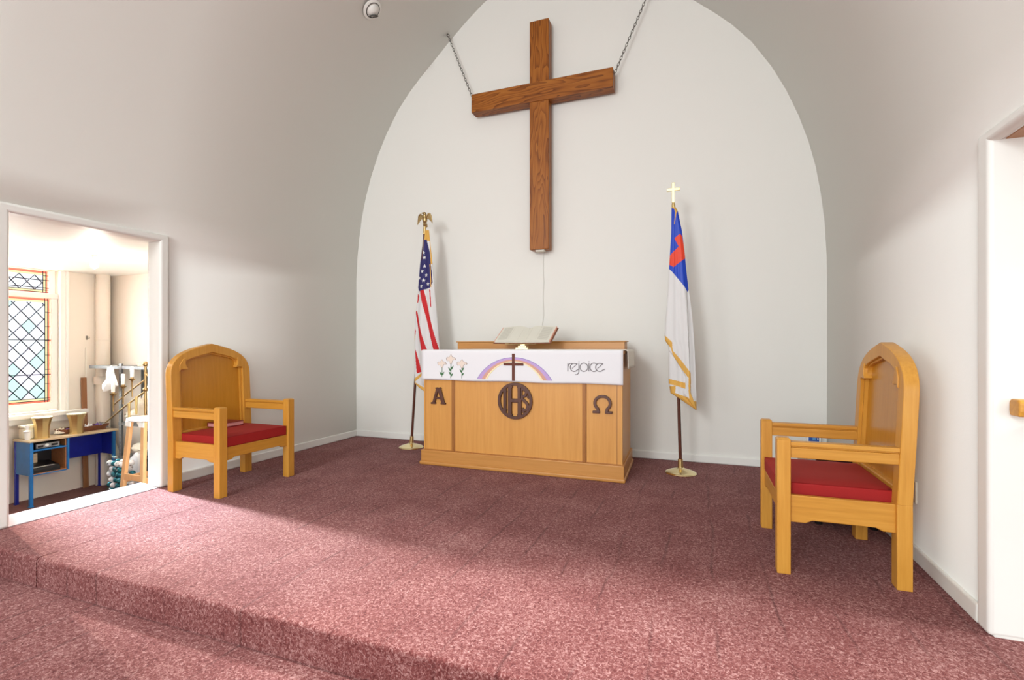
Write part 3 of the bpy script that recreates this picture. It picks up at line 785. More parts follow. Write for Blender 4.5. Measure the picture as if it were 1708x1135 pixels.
FR_RED = [(-0.154, 2.164), (-0.204, 2.126), (-0.166, 2.048), (-0.239, 1.976), (-0.26, 1.917), (-0.26, 1.899), (-0.212, 1.864), (-0.115, 1.935), (-0.101, 1.958), (-0.121, 2.045), (-0.138, 2.139)]
FR_GOLD = [[(-0.303, 1.256), (-0.288, 1.252), (-0.222, 1.189), (-0.217, 1.114), (-0.133, 1.01), (-0.066, 0.917), (-0.063, 0.845), (-0.076, 0.86), (-0.148, 0.957), (-0.217, 1.074), (-0.232, 1.134), (-0.303, 1.219)], [(-0.272, 0.861), (-0.252, 0.856), (-0.109, 0.823), (-0.109, 0.773), (-0.183, 0.795), (-0.272, 0.817)], [(-0.272, 0.787), (-0.239, 0.788), (-0.192, 0.795), (-0.192, 0.769), (-0.197, 0.732), (-0.084, 0.694), (-0.055, 0.669), (-0.014, 0.655), (-0.011, 0.578), (-0.031, 0.582), (-0.153, 0.666), (-0.272, 0.729)], [(-0.084, 0.865), (-0.063, 0.855), (-0.066, 0.741), (-0.014, 0.588), (-0.031, 0.582), (-0.074, 0.679), (-0.082, 0.741)], [(-0.227, 2.417), (-0.206, 2.423), (-0.176, 2.399), (-0.178, 2.365), (-0.186, 2.353), (-0.202, 2.251), (-0.207, 2.256), (-0.196, 2.358), (-0.206, 2.393), (-0.227, 2.404)]]
FR_RIGHT = [(-0.099, 1.654), (-0.084, 1.259), (-0.074, 0.948), (-0.066, 0.741), (-0.014, 0.588), (0.013, 0.59), (0.013, 1.649)]
FR_LOW = [(-0.283, 1.155), (-0.217, 1.074), (-0.148, 0.957), (-0.106, 0.885), (-0.109, 0.773), (-0.272, 0.817)]

fo = (-3.052, 4.865, 0)
fl = thing('national_flag', 'american flag with stars and stripes furled on its pole beside the altar', 'flag', fo)
flag_base(fl, 0, 2.50, .178)
def star(x, z, cx, cz, r):
    a = math.atan2(x-cx, z-cz); d = math.hypot(x-cx, z-cz)
    k = (a+PI/5) % (2*PI/5) - PI/5
    ri = .40
    h = math.cos(PI/5)
    e = abs(k)/(PI/5)
    p = Vector((0, 1)); q = Vector((math.sin(PI/5)*ri, math.cos(PI/5)*ri))
    # distance from the centre to the star edge at this angle
    dx_, dz_ = math.sin(abs(k)), math.cos(abs(k)); ex = q-p
    den = dx_*ex.y-dz_*ex.x
    t = (p.x*ex.y-p.y*ex.x)/den if den else 1
    return d < r*abs(t)
def colL(x, z, front):
    if any(inpoly(x, z, p) for p in FL_GOLD): return 3
    if not front: return 2 if z < 1.9 else 0
    if inpoly(x, z, FL_CANTON):
        return 2 if any(star(x, z, cx, cz, .024) for cx, cz in FL_STARS) else 0
    if z > 1.9: return 2 if z < 2.33 else 3
    return 1 if any(inpoly(x, z, p) for p in FL_REDS) else 2
def depL(x, z, u, front):
    s = 2*u-1; r = math.sqrt(max(0, 1-s*s)); g = min(1, max(.2, (2.46-z)/1.2))
    if front: return -.055*r*g - .016*g*math.sin(u*13+z*2.2)*r
    return .065*r*g
drape('cloth', fl, FL_ROWS, 4.865, fo, ['flag_blue', 'flag_red', 'flag_white', 'gold'], colL, depL, 84, 420)
# eagle finial
eg = MB()
ex, ez = .178, 2.50
eg.lathe([(.010, -.01), (.018, 0), (.022, .012), (.014, .022), (.012, .03)], 16, (ex, 0, ez))
eg.ball((ex, 0, ez+.075), .03, 14, sz=1.6, sy=.9); eg.ball((ex+.004, -.012, ez+.135), .019, 12)
eg.tube([(ex+.004, -.02, ez+.14), (ex-.010, -.036, ez+.139), (ex-.018, -.042, ez+.128)], [.012, .008, .002], 8)
eg.tube([(ex, -.005, ez+.10), (ex+.004, -.012, ez+.13)], [.02, .015], 10)
eg.prism([(ex-.018, ez+.03), (ex+.018, ez+.03), (ex+.024, ez-.005), (ex, ez-.018), (ex-.024, ez-.005)], .01, .022)
for s in (-1, 1):
    wg = [(.012, .11), (.035, .128), (.055, .140), (.070, .138), (.082, .112), (.092, .07), (.096, .022), (.086, .03), (.080, .052), (.072, .045), (.064, .066), (.056, .062), (.048, .080), (.038, .076), (.028, .088), (.014, .06)]
    eg.prism([(ex+s*a, ez+b) for a, b in wg], -.004, .006)
    eg.tube([(ex+s*.012, -.004, ez+.10), (ex+s*.055, -.006, ez+.136), (ex+s*.078, -.004, ez+.115), (ex+s*.094, 0, ez+.03)], [.012, .009, .007, .003], 8)
    eg.tube([(ex+s*.01, 0, ez+.045), (ex+s*.014, -.004, ez+.015)], [.009, .011], 8)
bev(eg.build('eagle_finial', 'old_brass', fl, smooth=40), .002)

go = (-.150, 4.737, 0)
fr2 = thing('church_flag', 'blue and white flag with red cross furled on its pole by the bare wall', 'flag', go)
flag_base(fr2, 0, 2.455, -.064)
def colR(x, z, front):
    if not front: return 2 if z < 1.75 else 0
    if any(inpoly(x, z, p) for p in FR_GOLD): return 3
    if inpoly(x, z, FR_BLUE): return 1 if inpoly(x, z, FR_RED) else 0
    return 2
def depR(x, z, u, front):
    s = 2*u-1; r = math.sqrt(max(0, 1-s*s)); g = min(1, max(.25, (2.42-z)/1.0))
    if not front: return .055*r*g
    y = -.05*r*g - .009*g*math.sin(u*9+1.0)*r - .004*g*math.sin(u*23+z)*r
    if z < 1.65:
        if inpoly(x, z, FR_RIGHT): y += .035*r
        elif inpoly(x, z, FR_LOW): y += .022*r
    return y
drape('cloth', fr2, FR_ROWS, 4.715, go, ['bright_blue', 'bright_red', 'flag_white', 'gold'], colR, depR, 84, 420)
cx_ = -.064; zz = 2.455
o = MB().box(cx_-.0135, cx_+.0135, -.008, .008, zz, zz+.185).box(cx_-.058, cx_+.058, -.0078, .0078, zz+.108, zz+.135).build('cross_finial', 'pale_brass', fr2); bev(o, .003, 2)

# ------------------------------------------------------------------ small fittings of the chancel
ax = Vector((-3.04, 4.13, 4.505)); nrm = Vector((.62, 0, -.78)).normalized()
ey = thing('eyeball_spotlight', 'white recessed eyeball spotlight in the curved vault', 'light', tuple(ax))
ey.rotation_euler = nrm.to_track_quat('Z', 'Y').to_euler()
MB().lathe([(.066, .012), (.070, -.002), (.096, -.004), (.098, .004), (.086, .012), (.072, .016)], 40).build('ring', 'trim', ey, smooth=50)
MB().lathe([(.076, .0145), (.0725, .0185), (.068, .0175), (.064, .010)], 40).build('shadow_gap', 'gap', ey, smooth=50)
MB().ball((0, 0, -.015), .066, 28).build('eyeball', 'trim', ey, smooth=60)
MB().lathe([(.028, 0), (.042, .004), (.044, .012), (.036, .012), (.034, .002)], 28, (0, 0, 0)).build('aperture', 'gap', ey, smooth=50, loc=(.022, -.026, .036), rot=(R(38), R(32), 0))
MB().lathe([(.001, 0), (.034, 0), (.034, .004), (.001, .004)], 24).build('lens', 'lens', ey, smooth=40, loc=(.022, -.026, .040), rot=(R(38), R(32), 0))
ou = thing('wall_outlet', 'ivory outlet plate on the side wall behind the armchair', 'outlet', (1.095, 3.275, .366))
bev(MB().box(-.010, 0, -.036, .036, -.058, .058).build('plate', 'ivory', ou), .003)
bev(MB().box(-.013, -.008, -.016, .016, .008, .038).box(-.013, -.008, -.016, .016, -.038, -.008).build('socket', 'ivory', ou), .003)
bd = thing('plug_in_device', 'small white device with a blue face low on the back wall', 'device', (.986, 5.232, .308))
bev(MB().box(-.058, .058, -.03, .018, -.038, .038).build('housing', 'white_plastic', bd), .006)
bev(MB().box(-.043, .041, -.034, -.028, -.026, .026).build('blue_face', 'blue_face', bd), .003)
MB().box(-.012, .014, -.036, -.033, -.014, .018).build('display', flat('light_blue', (.12, .35, .68), .4), bd)
MB().box(.026, .034, -.036, -.033, -.012, .006).build('button', 'white_plastic', bd)
cab = thing('low_cabinet', 'dark low cabinet with grey side panel behind the armchair with the bare cushion', 'cabinet', (.86, 3.85, 0))
bev(MB().box(-.15, .20, -.17, .17, .06, .45).build('body', flat('dark_maroon_wood', (.035, .010, .010), .35, var=.3, bscale=20), cab), .006)
bev(MB().box(-.20, -.15, -.17, .17, .06, .455).build('side_panel', flat('grey_panel', (.38, .38, .36), .5), cab), .004)
MB().box(-.145, .195, -.174, -.168, .12, .40).build('grille', 'black', cab)
for fx in (-.13, .17):
    for fy in (-.14, .14): MB().lathe([(.022, 0), (.026, .06)], 16, (fx, fy, 0)).build('foot', 'black', cab, smooth=40)

# stair rail end in the right doorway
hr = thing('handrail', 'orange oak handrail end showing in the doorway beside the armchair', 'handrail', (1.127, 2.445, .915))
prof = [(-.035, -.012), (-.030, -.032), (.030, -.032), (.035, -.012), (.035, .020), (.024, .033), (-.024, .033), (-.035, .020)]
bev(MB().prism(prof, 0, 1.2, 'YZ').build('rail', 'oakX', hr), .006, 3)
for xx in (.14, .9): bev(MB().box(xx-.02, xx+.02, -.012, .088, -.065, -.030).build('bracket', 'oakX', hr), .004)
# ------------------------------------------------------------------ storeroom things
# blue desk with cubbies
DX0, DX1, DY0, DY1, DT = -6.945, -6.635, 3.118, 3.985, .142
dk = thing('blue_desk', 'blue metal desk with open cubbies under the leaded window', 'desk', ((DX0+DX1)/2, (DY0+DY1)/2, ZF))
ox, oy = (DX0+DX1)/2, (DY0+DY1)/2
def D(mb): mb.v = [(x-ox, y-oy, z-ZF) for x, y, z in mb.v]; return mb
bev(D(MB().box(DX0, DX1, DY0, DY1, DT-.022, DT)).build('desk_top', 'desk_top', dk), .005, 3)
ya, yb = DY0+.012, DY0+.36
bev(D(MB().box(DX0+.012, DX1-.012, ya, ya+.012, -.235, DT-.022)).build('side_panel', 'blue_steel', dk), .002)
bev(D(MB().box(DX0+.012, DX1-.008, yb-.018, yb, -.235, DT-.022)).build('divider_panel', 'blue_steel', dk), .002)
D(MB().box(DX0+.015, DX0+.025, ya+.012, yb-.018, -.225, DT-.025)).build('cubby_back', 'black', dk)
D(MB().box(DX0+.025, DX1-.03, yb-.028, yb-.018, -.225, DT-.03).box(DX0+.025, DX1-.02, ya+.012, yb-.018, -.228, -.219)).build('cubby_lining', 'cubby', dk)
bev(D(MB().box(DX0+.02, DX1-.012, ya+.01, yb-.016, .020, .036)).build('shelf', 'blue_steel', dk), .003)
bev(D(MB().box(DX0+.02, DX1-.012, ya+.01, yb-.016, -.240, -.228)).build('shelf', 'blue_steel', dk), .003)
bev(D(MB().box(DX0+.06, DX0+.075, yb, DY1-.04, -.16, DT-.022)).build('modesty_panel', 'deep_blue', dk), .002)
bev(D(MB().box(DX0+.03, DX1-.015, DY1-.052, DY1-.04, -.16, DT-.022)).build('end_panel', 'deep_blue', dk), .002)
for x, y in ((DX1-.024, ya+.011), (DX0+.024, ya+.011), (DX1-.024, DY1-.045), (DX0+.024, DY1-.045)):
    f = MB().box(x-.015, x+.015, y-.015, y+.015, ZF+.0, DT-.022).box(x-.02, x+.02, y-.02, y+.02, ZF, ZF+.012)
    bev(D(f).build('leg', 'blue_steel' if x > ox else 'deep_blue', dk), .004)
# things on and in the desk
def vase(y, x, label):
    t = thing('candle_holder', label, 'holder', (x, y, DT), group='brass candle holders')
    prof = [(.064, 0), (.064, .006), (.060, .02), (.060, .08), (.065, .14), (.076, .19), (.088, .224)]
    mb = MB(); n = 8; vs = []
    for r, z in prof:
        for k in range(n):
            a = 2*PI*(k+.5)/n; vs.append((r*math.cos(a), r*math.sin(a), z))
    fs = [(i*n+k, i*n+(k+1) % n, (i+1)*n+(k+1) % n, (i+1)*n+k) for i in range(len(prof)-1) for k in range(n)]
    fs += [list(range(n))[::-1], list(range((len(prof)-1)*n, len(prof)*n))]
    mb.add(vs, fs); mb.build('flared_body', 'brass', t)
    MB().lathe([(.088, .222), (.092, .226), (.092, .234), (.05, .236)], 8).build('rim', 'cream', t)
    return t
vase(3.275, -6.735, 'flared brass candle holder beside the white tub on the blue desk')
vase(3.590, -6.725, 'flared brass candle holder in front of the wicker tray on the blue desk')
tb = thing('storage_tub', 'cream tub behind the candle holder on the blue desk', 'tub', (-6.85, 3.235, DT))
bev(MB().box(-.06, .06, -.085, .10, 0, .12).build('tub_body', 'cream', tb), .015, 3)
bev(MB().box(-.066, .066, -.09, .106, .118, .15).build('lid', 'cream', tb), .01, 3)
pj = thing('white_pump_bottle', 'small white bottle at the end of the blue desk', 'bottle', (-6.74, 3.150, DT))
MB().lathe([(.022, 0), (.024, .005), (.024, .08), (.030, .085), (.033, .095), (.014, .105), (.014, .135), (.018, .137), (.018, .16)], 20).build('bottle_body', 'white_plastic', pj, smooth=40)
tr = thing('wicker_tray', 'long brown wicker tray of ribbons on the blue desk', 'tray', (-6.85, 3.72, DT))
def ring(u, v):
    a = 2*PI*u; c, s = math.cos(a), math.sin(a)
    ex = (abs(c)**.5)*(1 if c > 0 else -1); ey_ = (abs(s)**.5)*(1 if s > 0 else -1)
    k = [(.86, 0), (1, .045), (1.03, .055), (.97, .058), (.84, .008)]
    j = min(int(v*4), 3); t = v*4-j; f = k[j][0]+(k[j+1][0]-k[j][0])*t; z = k[j][1]+(k[j+1][1]-k[j][1])*t
    return (.085*ex*f, .255*ey_*f, z+.004*math.sin(u*90)*(z > .03))
MB().grid(ring, 72, 8, closed=True).box(-.072, .072, -.21, .21, .002, .010).build('basket', 'wicker', tr, smooth=60)
def heap(c, rx, ry, h, seed):
    rnd = random.Random(seed); k = [(rnd.uniform(4, 11), rnd.uniform(4, 11), rnd.uniform(0, 6)) for _ in range(5)]
    def f(u, v):
        a = 2*PI*u; r = v
        q = sum(math.sin(p[0]*math.cos(a)*r*1.3+p[1]*math.sin(a)*r*1.3+p[2]) for p in k)/5
        return (c[0]+rx*r*math.cos(a)*(1+.12*q), c[1]+ry*r*math.sin(a)*(1+.12*q), c[2]+h*(1-r*r)*(.62+.45*q*min(1, r*2.2)))
    return f
for i, (y, m, h) in enumerate(((3.50, 'rag', .08), (3.57, 'purple', .065), (3.68, 'purple', .075), (3.78, 'cloth', .105), (3.87, 'purple', .085), (3.92, 'silver', .10))):
    o = MB().grid(heap((-6.845, y, DT+.014), .062, .066, h, i), 36, 14, closed=True).build('crumpled_ribbon', m, None, smooth=70)
    tag(o, ['crumpled cream cloth at the near end of the wicker tray', 'purple cloth behind the second brass candle holder in the wicker tray', 'purple folded cloth at the middle of the wicker tray', 'white crumpled cloth heaped in the wicker tray', 'purple cloth between white cloth and grey ribbon in the wicker tray', 'grey ribbon at the pipe end of the wicker tray'][i], 'cloth', 'cloths in the wicker tray')
dv = thing('media_player', 'black and silver player on the upper shelf of the blue desk', 'player', (-6.74, 3.30, .036))
bev(MB().box(-.09, .075, -.115, .10, .004, .062).build('case', 'black', dv), .004)
bev(MB().box(.073, .079, -.11, .095, .010, .055).build('front_panel', 'silver', dv), .002)
MB().lathe([(.016, 0), (.016, .006), (.001, .007)], 20).build('dial', 'white_plastic', dv, rot=(0, PI/2, 0), loc=(.079, -.02, .036))
MB().box(.0785, .081, .02, .08, .022, .044).build('display', 'black', dv)
MB().box(.0785, .081, -.10, -.05, .018, .040).build('display', 'black', dv)
rc = thing('cassette_recorder', 'flat black recorder on the lower shelf of the blue desk', 'player', (-6.75, 3.285, -.219))
bev(MB().prism([(-.11, 0), (.095, 0), (.095, .035), (.07, .058), (-.11, .095)], -.12, .115, 'XZ').build('case', 'black', rc), .004)
bev(MB().box(.0, .06, -.115, .08, .060, .070, mat=Matrix.Rotation(R(10), 4, 'Y')).build('key_strip', 'dust_grey', rc), .002)
cbx = thing('card_box', 'small tan card box behind the black recorder in the blue desk', 'box', (-6.86, 3.22, -.219))
bev(MB().box(-.03, .03, -.055, .06, 0, .19).build('carton', 'desk_top', cbx), .003)

# pipe, planks, hook
pp = thing('drain_pipe', 'cream painted pipe rising in the storeroom corner', 'pipe', (XW+.075, 3.995, ZF))
MB().lathe([(.074, 0), (.074, 2.61)], 32).build('pipe_run', 'cream_paint' if 'cream_paint' in M else 'store_wall', pp, smooth=60)
bev(MB().lathe([(.074, 1.25), (.094, 1.25), (.094, 1.33), (.088, 1.345), (.074, 1.345)], 32).build('collar', 'store_wall', pp, smooth=40), .002)
MB().lathe([(.074, 1.798), (.077, 1.80), (.077, 1.812), (.074, 1.814)], 32).build('joint', 'store_wall', pp, smooth=40)
def leaning(name, label, p0, p1, w, d, mat):
    p0, p1 = Vector(p0), Vector(p1); a = p1-p0
    o = MB().box(-d/2, d/2, -w/2, w/2, 0, a.length).build(name, mat, None)
    o.location = p0; o.rotation_euler = a.to_track_quat('Z', 'Y').to_euler(); o.rotation_euler.z += 0
    bev(o, .003); return o
def lean(name, label, cat, x0, x1, y, z1, w, d, mat, dy=0):
    mb = MB(); vs = []
    for z, x, yy in ((ZF+.002, x0, y), (z1, x1, y+dy)):
        vs += [(x-d/2, yy-w/2, z), (x+d/2, yy-w/2, z), (x+d/2, yy+w/2, z), (x-d/2, yy+w/2, z)]
    mb.add(vs, [(0,1,2,3),(4,5,6,7),(0,1,5,4),(1,2,6,5),(2,3,7,6),(3,0,4,7)])
    return tag(bev(mb.build(name, mat), .003), label, cat)
lean('brown_plank', 'narrow brown plank leaning on the wall behind the blue desk', 'plank', -6.965, -7.008, 3.815, .770, .055, .022, 'brown_ply')
lean('thin_stick', 'thin pale stick leaning on the wall above the brown plank', 'stick', -7.012, -7.018, 3.845, 1.135, .012, .010, 'linen')
lean('cream_board', 'cream board leaning behind the far leg of the blue desk', 'board', -6.62, -6.92, 4.045, .02, .10, .014, 'cream')
hk = thing('coat_hook', 'small metal hook on the wall beside the pipe', 'hook', (XW, 3.86, 1.26))
MB().tube([(0, 0, 0), (.015, .006, -.008), (.03, .012, -.012), (.038, .006, 0), (.04, 0, .010)], .0035, 8).build('prong', 'steel', hk, smooth=60)
bev(MB().box(0, .004, -.012, .012, -.03, .02).build('hook_plate', 'steel', hk), .002)
lf = MB()
rnd = random.Random(3)
for k in range(46):
    a = rnd.uniform(0, 6.28); r = rnd.uniform(0, .10); x, y = r*math.cos(a)*.8, r*math.sin(a); z = rnd.uniform(.004, .05)
    b = rnd.uniform(0, 6.28); L = rnd.uniform(.03, .055); c, s = math.cos(b), math.sin(b); h = rnd.uniform(-.01, .02)
    lf.add([(x, y, z), (x+c*L/2-s*.011, y+s*L/2+c*.011, z+h), (x+c*L, y+s*L, z+h*.5), (x+c*L/2+s*.011, y+s*L/2-c*.011, z+h), (x+c*L/2, y+s*L/2, z+h-.006)], [(0,1,2,3),(0,1,4),(1,2,4),(2,3,4),(3,0,4)])
ga = lf.build('leaf_garland', 'green', None, loc=(-6.55, 3.93, ZF)); tag(ga, 'small bunch of green artificial leaves on the floor beside the desk leg', 'garland')

# bulb on the ceiling
lb = thing('bare_bulb', 'bare lit bulb on the storeroom ceiling', 'light', (-5.42, 3.04, ZC))
MB().lathe([(.055, 0), (.055, -.008), (.03, -.016), (.022, -.018), (.022, -.05)], 24).build('lamp_holder', 'ivory', lb, smooth=40)
MB().lathe([(.014, -.048), (.016, -.06), (.030, -.085), (.034, -.105), (.028, -.128), (.012, -.142), (.001, -.145)], 24).build('globe', 'bulb', lb, smooth=60)

# slotted steel shelving
UX0, UX1, UY0, UY1 = -6.46, -5.00, 3.80, 4.09
su = thing('shelving_unit', 'grey slotted steel shelving unit at the end wall of the storeroom', 'shelves', ((UX0+UX1)/2, 3.95, ZF))
def U(mb): mb.v = [(x-(UX0+UX1)/2, y-3.95, z-ZF) for x, y, z in mb.v]; return mb
for x, sx in ((-6.33, 1), (UX1, -1)):
    for y, sy in ((UY0, 1), (UY1, -1)):
        f = MB().box(*sorted((x, x+sx*.045)), *sorted((y, y+sy*.003)), ZF, .945).box(*sorted((x, x+sx*.003)), *sorted((y, y+sy*.045)), ZF, .945)
        if y == UY0:      # punched slots up the face of the front posts
            for k in range(34): f.box(min(x, x+sx*.045)+.018, min(x, x+sx*.045)+.027, y-.0015, y+.001, ZF+.04+k*.044, ZF+.052+k*.044, 1)
        U(f).build('post', ['grey_steel', 'dust_grey'], su)
for z in (.915, .26, -.13, -.50):
    xs = UX0-.42 if z > .9 else -6.345
    xe = UX1
    s_ = MB().box(xs, xe, UY0+.004, UY1, z, z+.004).box(xs, xe, UY0+.004, UY0+.007, z-.030, z).box(xs, xe, UY1-.003, UY1, z-.030, z).box(xs, xs+.003, UY0+.004, UY1, z-.03, z)
    U(s_).build('shelf', 'grey_steel', su)
U(MB().box(-6.32, UX1, UY1+.002, UY1+.008, -.13, .55)).build('back_sheet', 'dust_grey', su)
def crumple(name, label, cat, c, rx, ry, rz, seed, mat, group=None, flap=0):
    rnd = random.Random(seed); K = [(Vector((rnd.gauss(0, 1), rnd.gauss(0, 1), rnd.gauss(0, 1))).normalized(), rnd.uniform(3, 9), rnd.uniform(0, 6)) for _ in range(9)]
    def f(u, v):
        a = 2*PI*u; p = PI*v; d = Vector((math.sin(p)*math.cos(a), math.sin(p)*math.sin(a), -math.cos(p)))
        q = sum(abs(math.sin(d.dot(k[0])*k[1]+k[2])) for k in K)/9
        r = .62+.75*q
        z = d.z*rz*r
        if z < 0 and flap: z *= flap
        return (c[0]+d.x*rx*r, c[1]+d.y*ry*r, c[2]+z)
    return tag(MB().grid(f, 22, 13, closed=True).build(name, mat, None, smooth=22), label, cat, group)
G = 'crumpled cloths on the steel shelves'
# the bag: two puffed, creased skins of one slack outline, tied at the top to the shelf lip
BO = [(-6.426, .907), (-6.374, .916), (-6.318, .889), (-6.307, .839), (-6.271, .772), (-6.238, .70), (-6.323, .664), (-6.426, .633), (-6.505, .617), (-6.531, .657), (-6.531, .705), (-6.468, .754), (-6.442, .795), (-6.437, .863)]
bm_ = MB(); nB = len(BO); bcx, bcz = -6.385, .735
for sd in (-1, 1):
    o_ = len(bm_.v)
    for k, f in enumerate((1, .72, .42, .16)):
        for i, (x, z) in enumerate(BO):
            crease = .004*math.sin(i*2.4+k*1.7)
            bm_.v.append((bcx+(x-bcx)*f, 3.752+sd*((1-f**2)*.035+crease*(0 < k))-.012, bcz+(z-bcz)*f))
    for k in range(3):
        for i in range(nB):
            j = (i+1) % nB; bm_.f.append([o_+k*nB+i, o_+k*nB+j, o_+(k+1)*nB+j, o_+(k+1)*nB+i]); bm_.m.append(0)
    bm_.f.append([o_+3*nB+i for i in range(nB)]); bm_.m.append(0)
pb = thing('plastic_bag', 'white plastic bag hanging at the corner of the steel shelving', 'bag', (0, 0, 0))
bm_.build('bag_body', 'white_plastic', pb, smooth=18)
MB().tube([(-6.374, 3.742, .90), (-6.372, 3.745, .925), (-6.368, 3.765, .928), (-6.366, 3.802, .922)], .006, 8).build('handle', 'white_plastic', pb, smooth=60)
crumple('crumpled_cloth', 'cream crumpled cloth lying on the shelf just behind the slotted post', 'cloth', (-6.15, 3.92, .345), .19, .10, .07, 5, 'rag', G)
crumple('crumpled_cloth', 'pale cloth hanging down over the shelf edge below the candlestick', 'cloth', (-5.86, 3.79, .40), .12, .05, .15, 9, 'rag', G, 1.3)
crumple('crumpled_cloth', 'cream cloth heaped behind the candles on the steel shelf', 'cloth', (-5.85, 3.94, .58), .20, .09, .17, 14, 'rag', G)
crumple('crumpled_cloth', 'grey-white cloth lying on the low shelf behind the white sack', 'cloth', (-6.02, 3.94, -.05), .22, .10, .075, 21, 'rag', G)
crumple('white_sack', 'white cloth sack on the floor between shelving and stool', 'bag', (-5.92, 3.74, -.27), .12, .06, .20, 31, 'cloth')
crumple('grey_bundle', 'grey cloth bundle on the floor under the stool', 'cloth', (-5.40, 3.93, -.36), .20, .09, .17, 41, 'rag')
bxx = thing('flat_box', 'flat tan box lying on top of the steel shelving', 'box', (-6.0, 3.95, .919))
bev(MB().box(-.12, .13, -.08, .08, 0, .04).build('carton', 'desk_top', bxx), .003)

# brass candelabrum leaning among the shelves
cd = thing('candelabrum', 'tall brass candelabrum with slanted arms and white candles before the shelving', 'candelabrum', (-5.70, 3.69, ZF))
px_ = 0; HB = .955-ZF
cm_ = MB()
cm_.lathe([(.085, 0), (.085, .012), (.05, .03), (.02, .05)], 28).tube([(0, 0, .04), (0, 0, HB)], .013, 14)
cm_.ball((0, 0, HB), .028, 14); cm_.ball((0, 0, HB-.28), .026, 14); cm_.ball((0, 0, HB-.62), .02, 12)
cm_.build('stem', 'old_brass', cd, smooth=50)
for (z0, dx, dz, nn) in ((HB-.17, -.52, -.30, 0), (HB-.30, -.66, -.38, 1), (HB-.10, .40, -.25, 2)):
    MB().tube([(0, 0, z0), (dx*.5, -.01, z0+dz*.48), (dx, -.01, z0+dz)], [.010, .009, .007], 10).build('arm', 'old_brass', cd, smooth=50)
for (x, z) in ((-.165, HB-.165), (-.315, HB-.25), (-.485, HB-.34)):
    c = MB().lathe([(.006, -.20), (.008, -.03), (.014, -.02), (.034, -.004), (.036, .002), (.016, .004), (.016, .02), (.014, .021)], 18, (x, -.035, z))
    c.build('candle_cup', 'old_brass', cd, smooth=50)
    MB().lathe([(.017, 0), (.018, .004), (.018, .115), (.012, .12)], 18, (x, -.035, z+.018)).build('candle', 'wax', cd, smooth=50)
for (x, z) in ((-.12, HB-.36), (-.24, HB-.44)):
    MB().tube([(x, -.02, z), (x, -.02, z-.20)], [.013, .011], 12).build('hanging_socket', 'brass', cd, smooth=50)

# bag of baubles
bg = thing('bauble_bag', 'clear plastic bag filled with baubles beside the blue desk', 'bag', (-5.706, 3.45, ZF))
def bagf(u, v):
    a = 2*PI*u; c, s = math.cos(a), math.sin(a); q = .4
    r = 1 - .25*max(0, v-.93)/.07
    return (.145*abs(c)**q*(1 if c > 0 else -1)*r*(1+.03*math.sin(v*17+u*20)), .10*abs(s)**q*(1 if s > 0 else -1)*r, .575*v+.002)
MB().grid(bagf, 40, 20, closed=True).build('film_bag', 'film', bg, smooth=60)
rnd = random.Random(12); spots = []
for lay in range(9):
    odd = lay % 2
    for ix in range(3 if odd else 4):
        for iy in range(2):
            rr = .029
            x = (-.068 if odd else -.102)+ix*.068+rnd.uniform(-.003, .003); y = -.050+iy*.090+rnd.uniform(-.006, .006); z = .034+lay*.0565+rnd.uniform(-.001, .001)
            spots.append((x, y, z, rr))
bp = {}
def bauble(kind):
    t = thing('bauble', '', 'bauble', (0, 0, 0), 0, 'baubles in the clear bag')
    MB().ball((0, 0, 0), .0300, 18).build('ball', kind, t, smooth=80)
    MB().lathe([(.008, .028), (.008, .036), (.003, .038)], 10).build('cap', 'silver', t, smooth=40)
    return t
protos = {}
for i, (x, y, z, r_) in enumerate(spots):
    band = (z/.53)
    kind = 'teal' if (.25 < band < .83 and rnd.random() < .72) or rnd.random() < .16 else 'pearl'
    if kind not in protos: t = protos[kind] = bauble(kind)
    else:
        t = copy_tree(protos[kind])
    t['label'] = {'teal': 'glossy teal bauble packed in the clear plastic bag', 'pearl': 'white pearly bauble packed in the clear plastic bag'}[kind]
    t['group'] = {'teal': 'teal baubles in the clear bag', 'pearl': 'white baubles in the clear bag'}[kind]
    t.location = (-5.706+x, 3.45+y, ZF+z+.004); t.rotation_euler = (rnd.uniform(0, 6), rnd.uniform(0, 6), rnd.uniform(0, 6))

# tall stool
so = thing('tall_stool', 'tall wooden stool with white round seat beside the bauble bag', 'stool', (-5.235, 3.41, ZF))
sh = .434-ZF
MB().lathe([(.001, sh-.034), (.14, sh-.034), (.168, sh-.026), (.175, sh-.014), (.17, sh-.003), (.15, sh), (.001, sh+.001)], 40).build('seat', 'white_plastic', so, smooth=50)
for a, k in ((-1, -1), (-1, 1), (1, -1), (1, 1)):
    t0 = Vector((a*.10, k*.10, sh-.034)); t1 = Vector((a*.17, k*.16, 0)); d = .024
    vs = [(p.x+sx*d, p.y+sy*d*.7, p.z) for p in (t1, t0) for sx, sy in ((-1, -1), (1, -1), (1, 1), (-1, 1))]
    bev(MB().add(vs, [(0,1,2,3),(4,5,6,7),(0,1,5,4),(1,2,6,5),(2,3,7,6),(3,0,4,7)]).build('leg', 'pine', so), .003)
    if k < 0:
        bev(MB().box(a*.10-.035, a*.10+.035, -.128, -.118, sh-.085, sh-.034).build('bracket', 'white_plastic', so), .002)
for z in (.42,):
    s_ = .10+.07*(1-z/sh)
    for k in (-1, 1):
        bev(MB().box(-s_, s_, k*(s_-.004)-.012, k*(s_-.004)+.012, z-.03, z+.03).build('stretcher', 'pine', so), .003)
        bev(MB().box(k*(s_)-.012, k*(s_)+.012, -s_, s_, z-.06, z).build('stretcher', 'pine', so), .003)

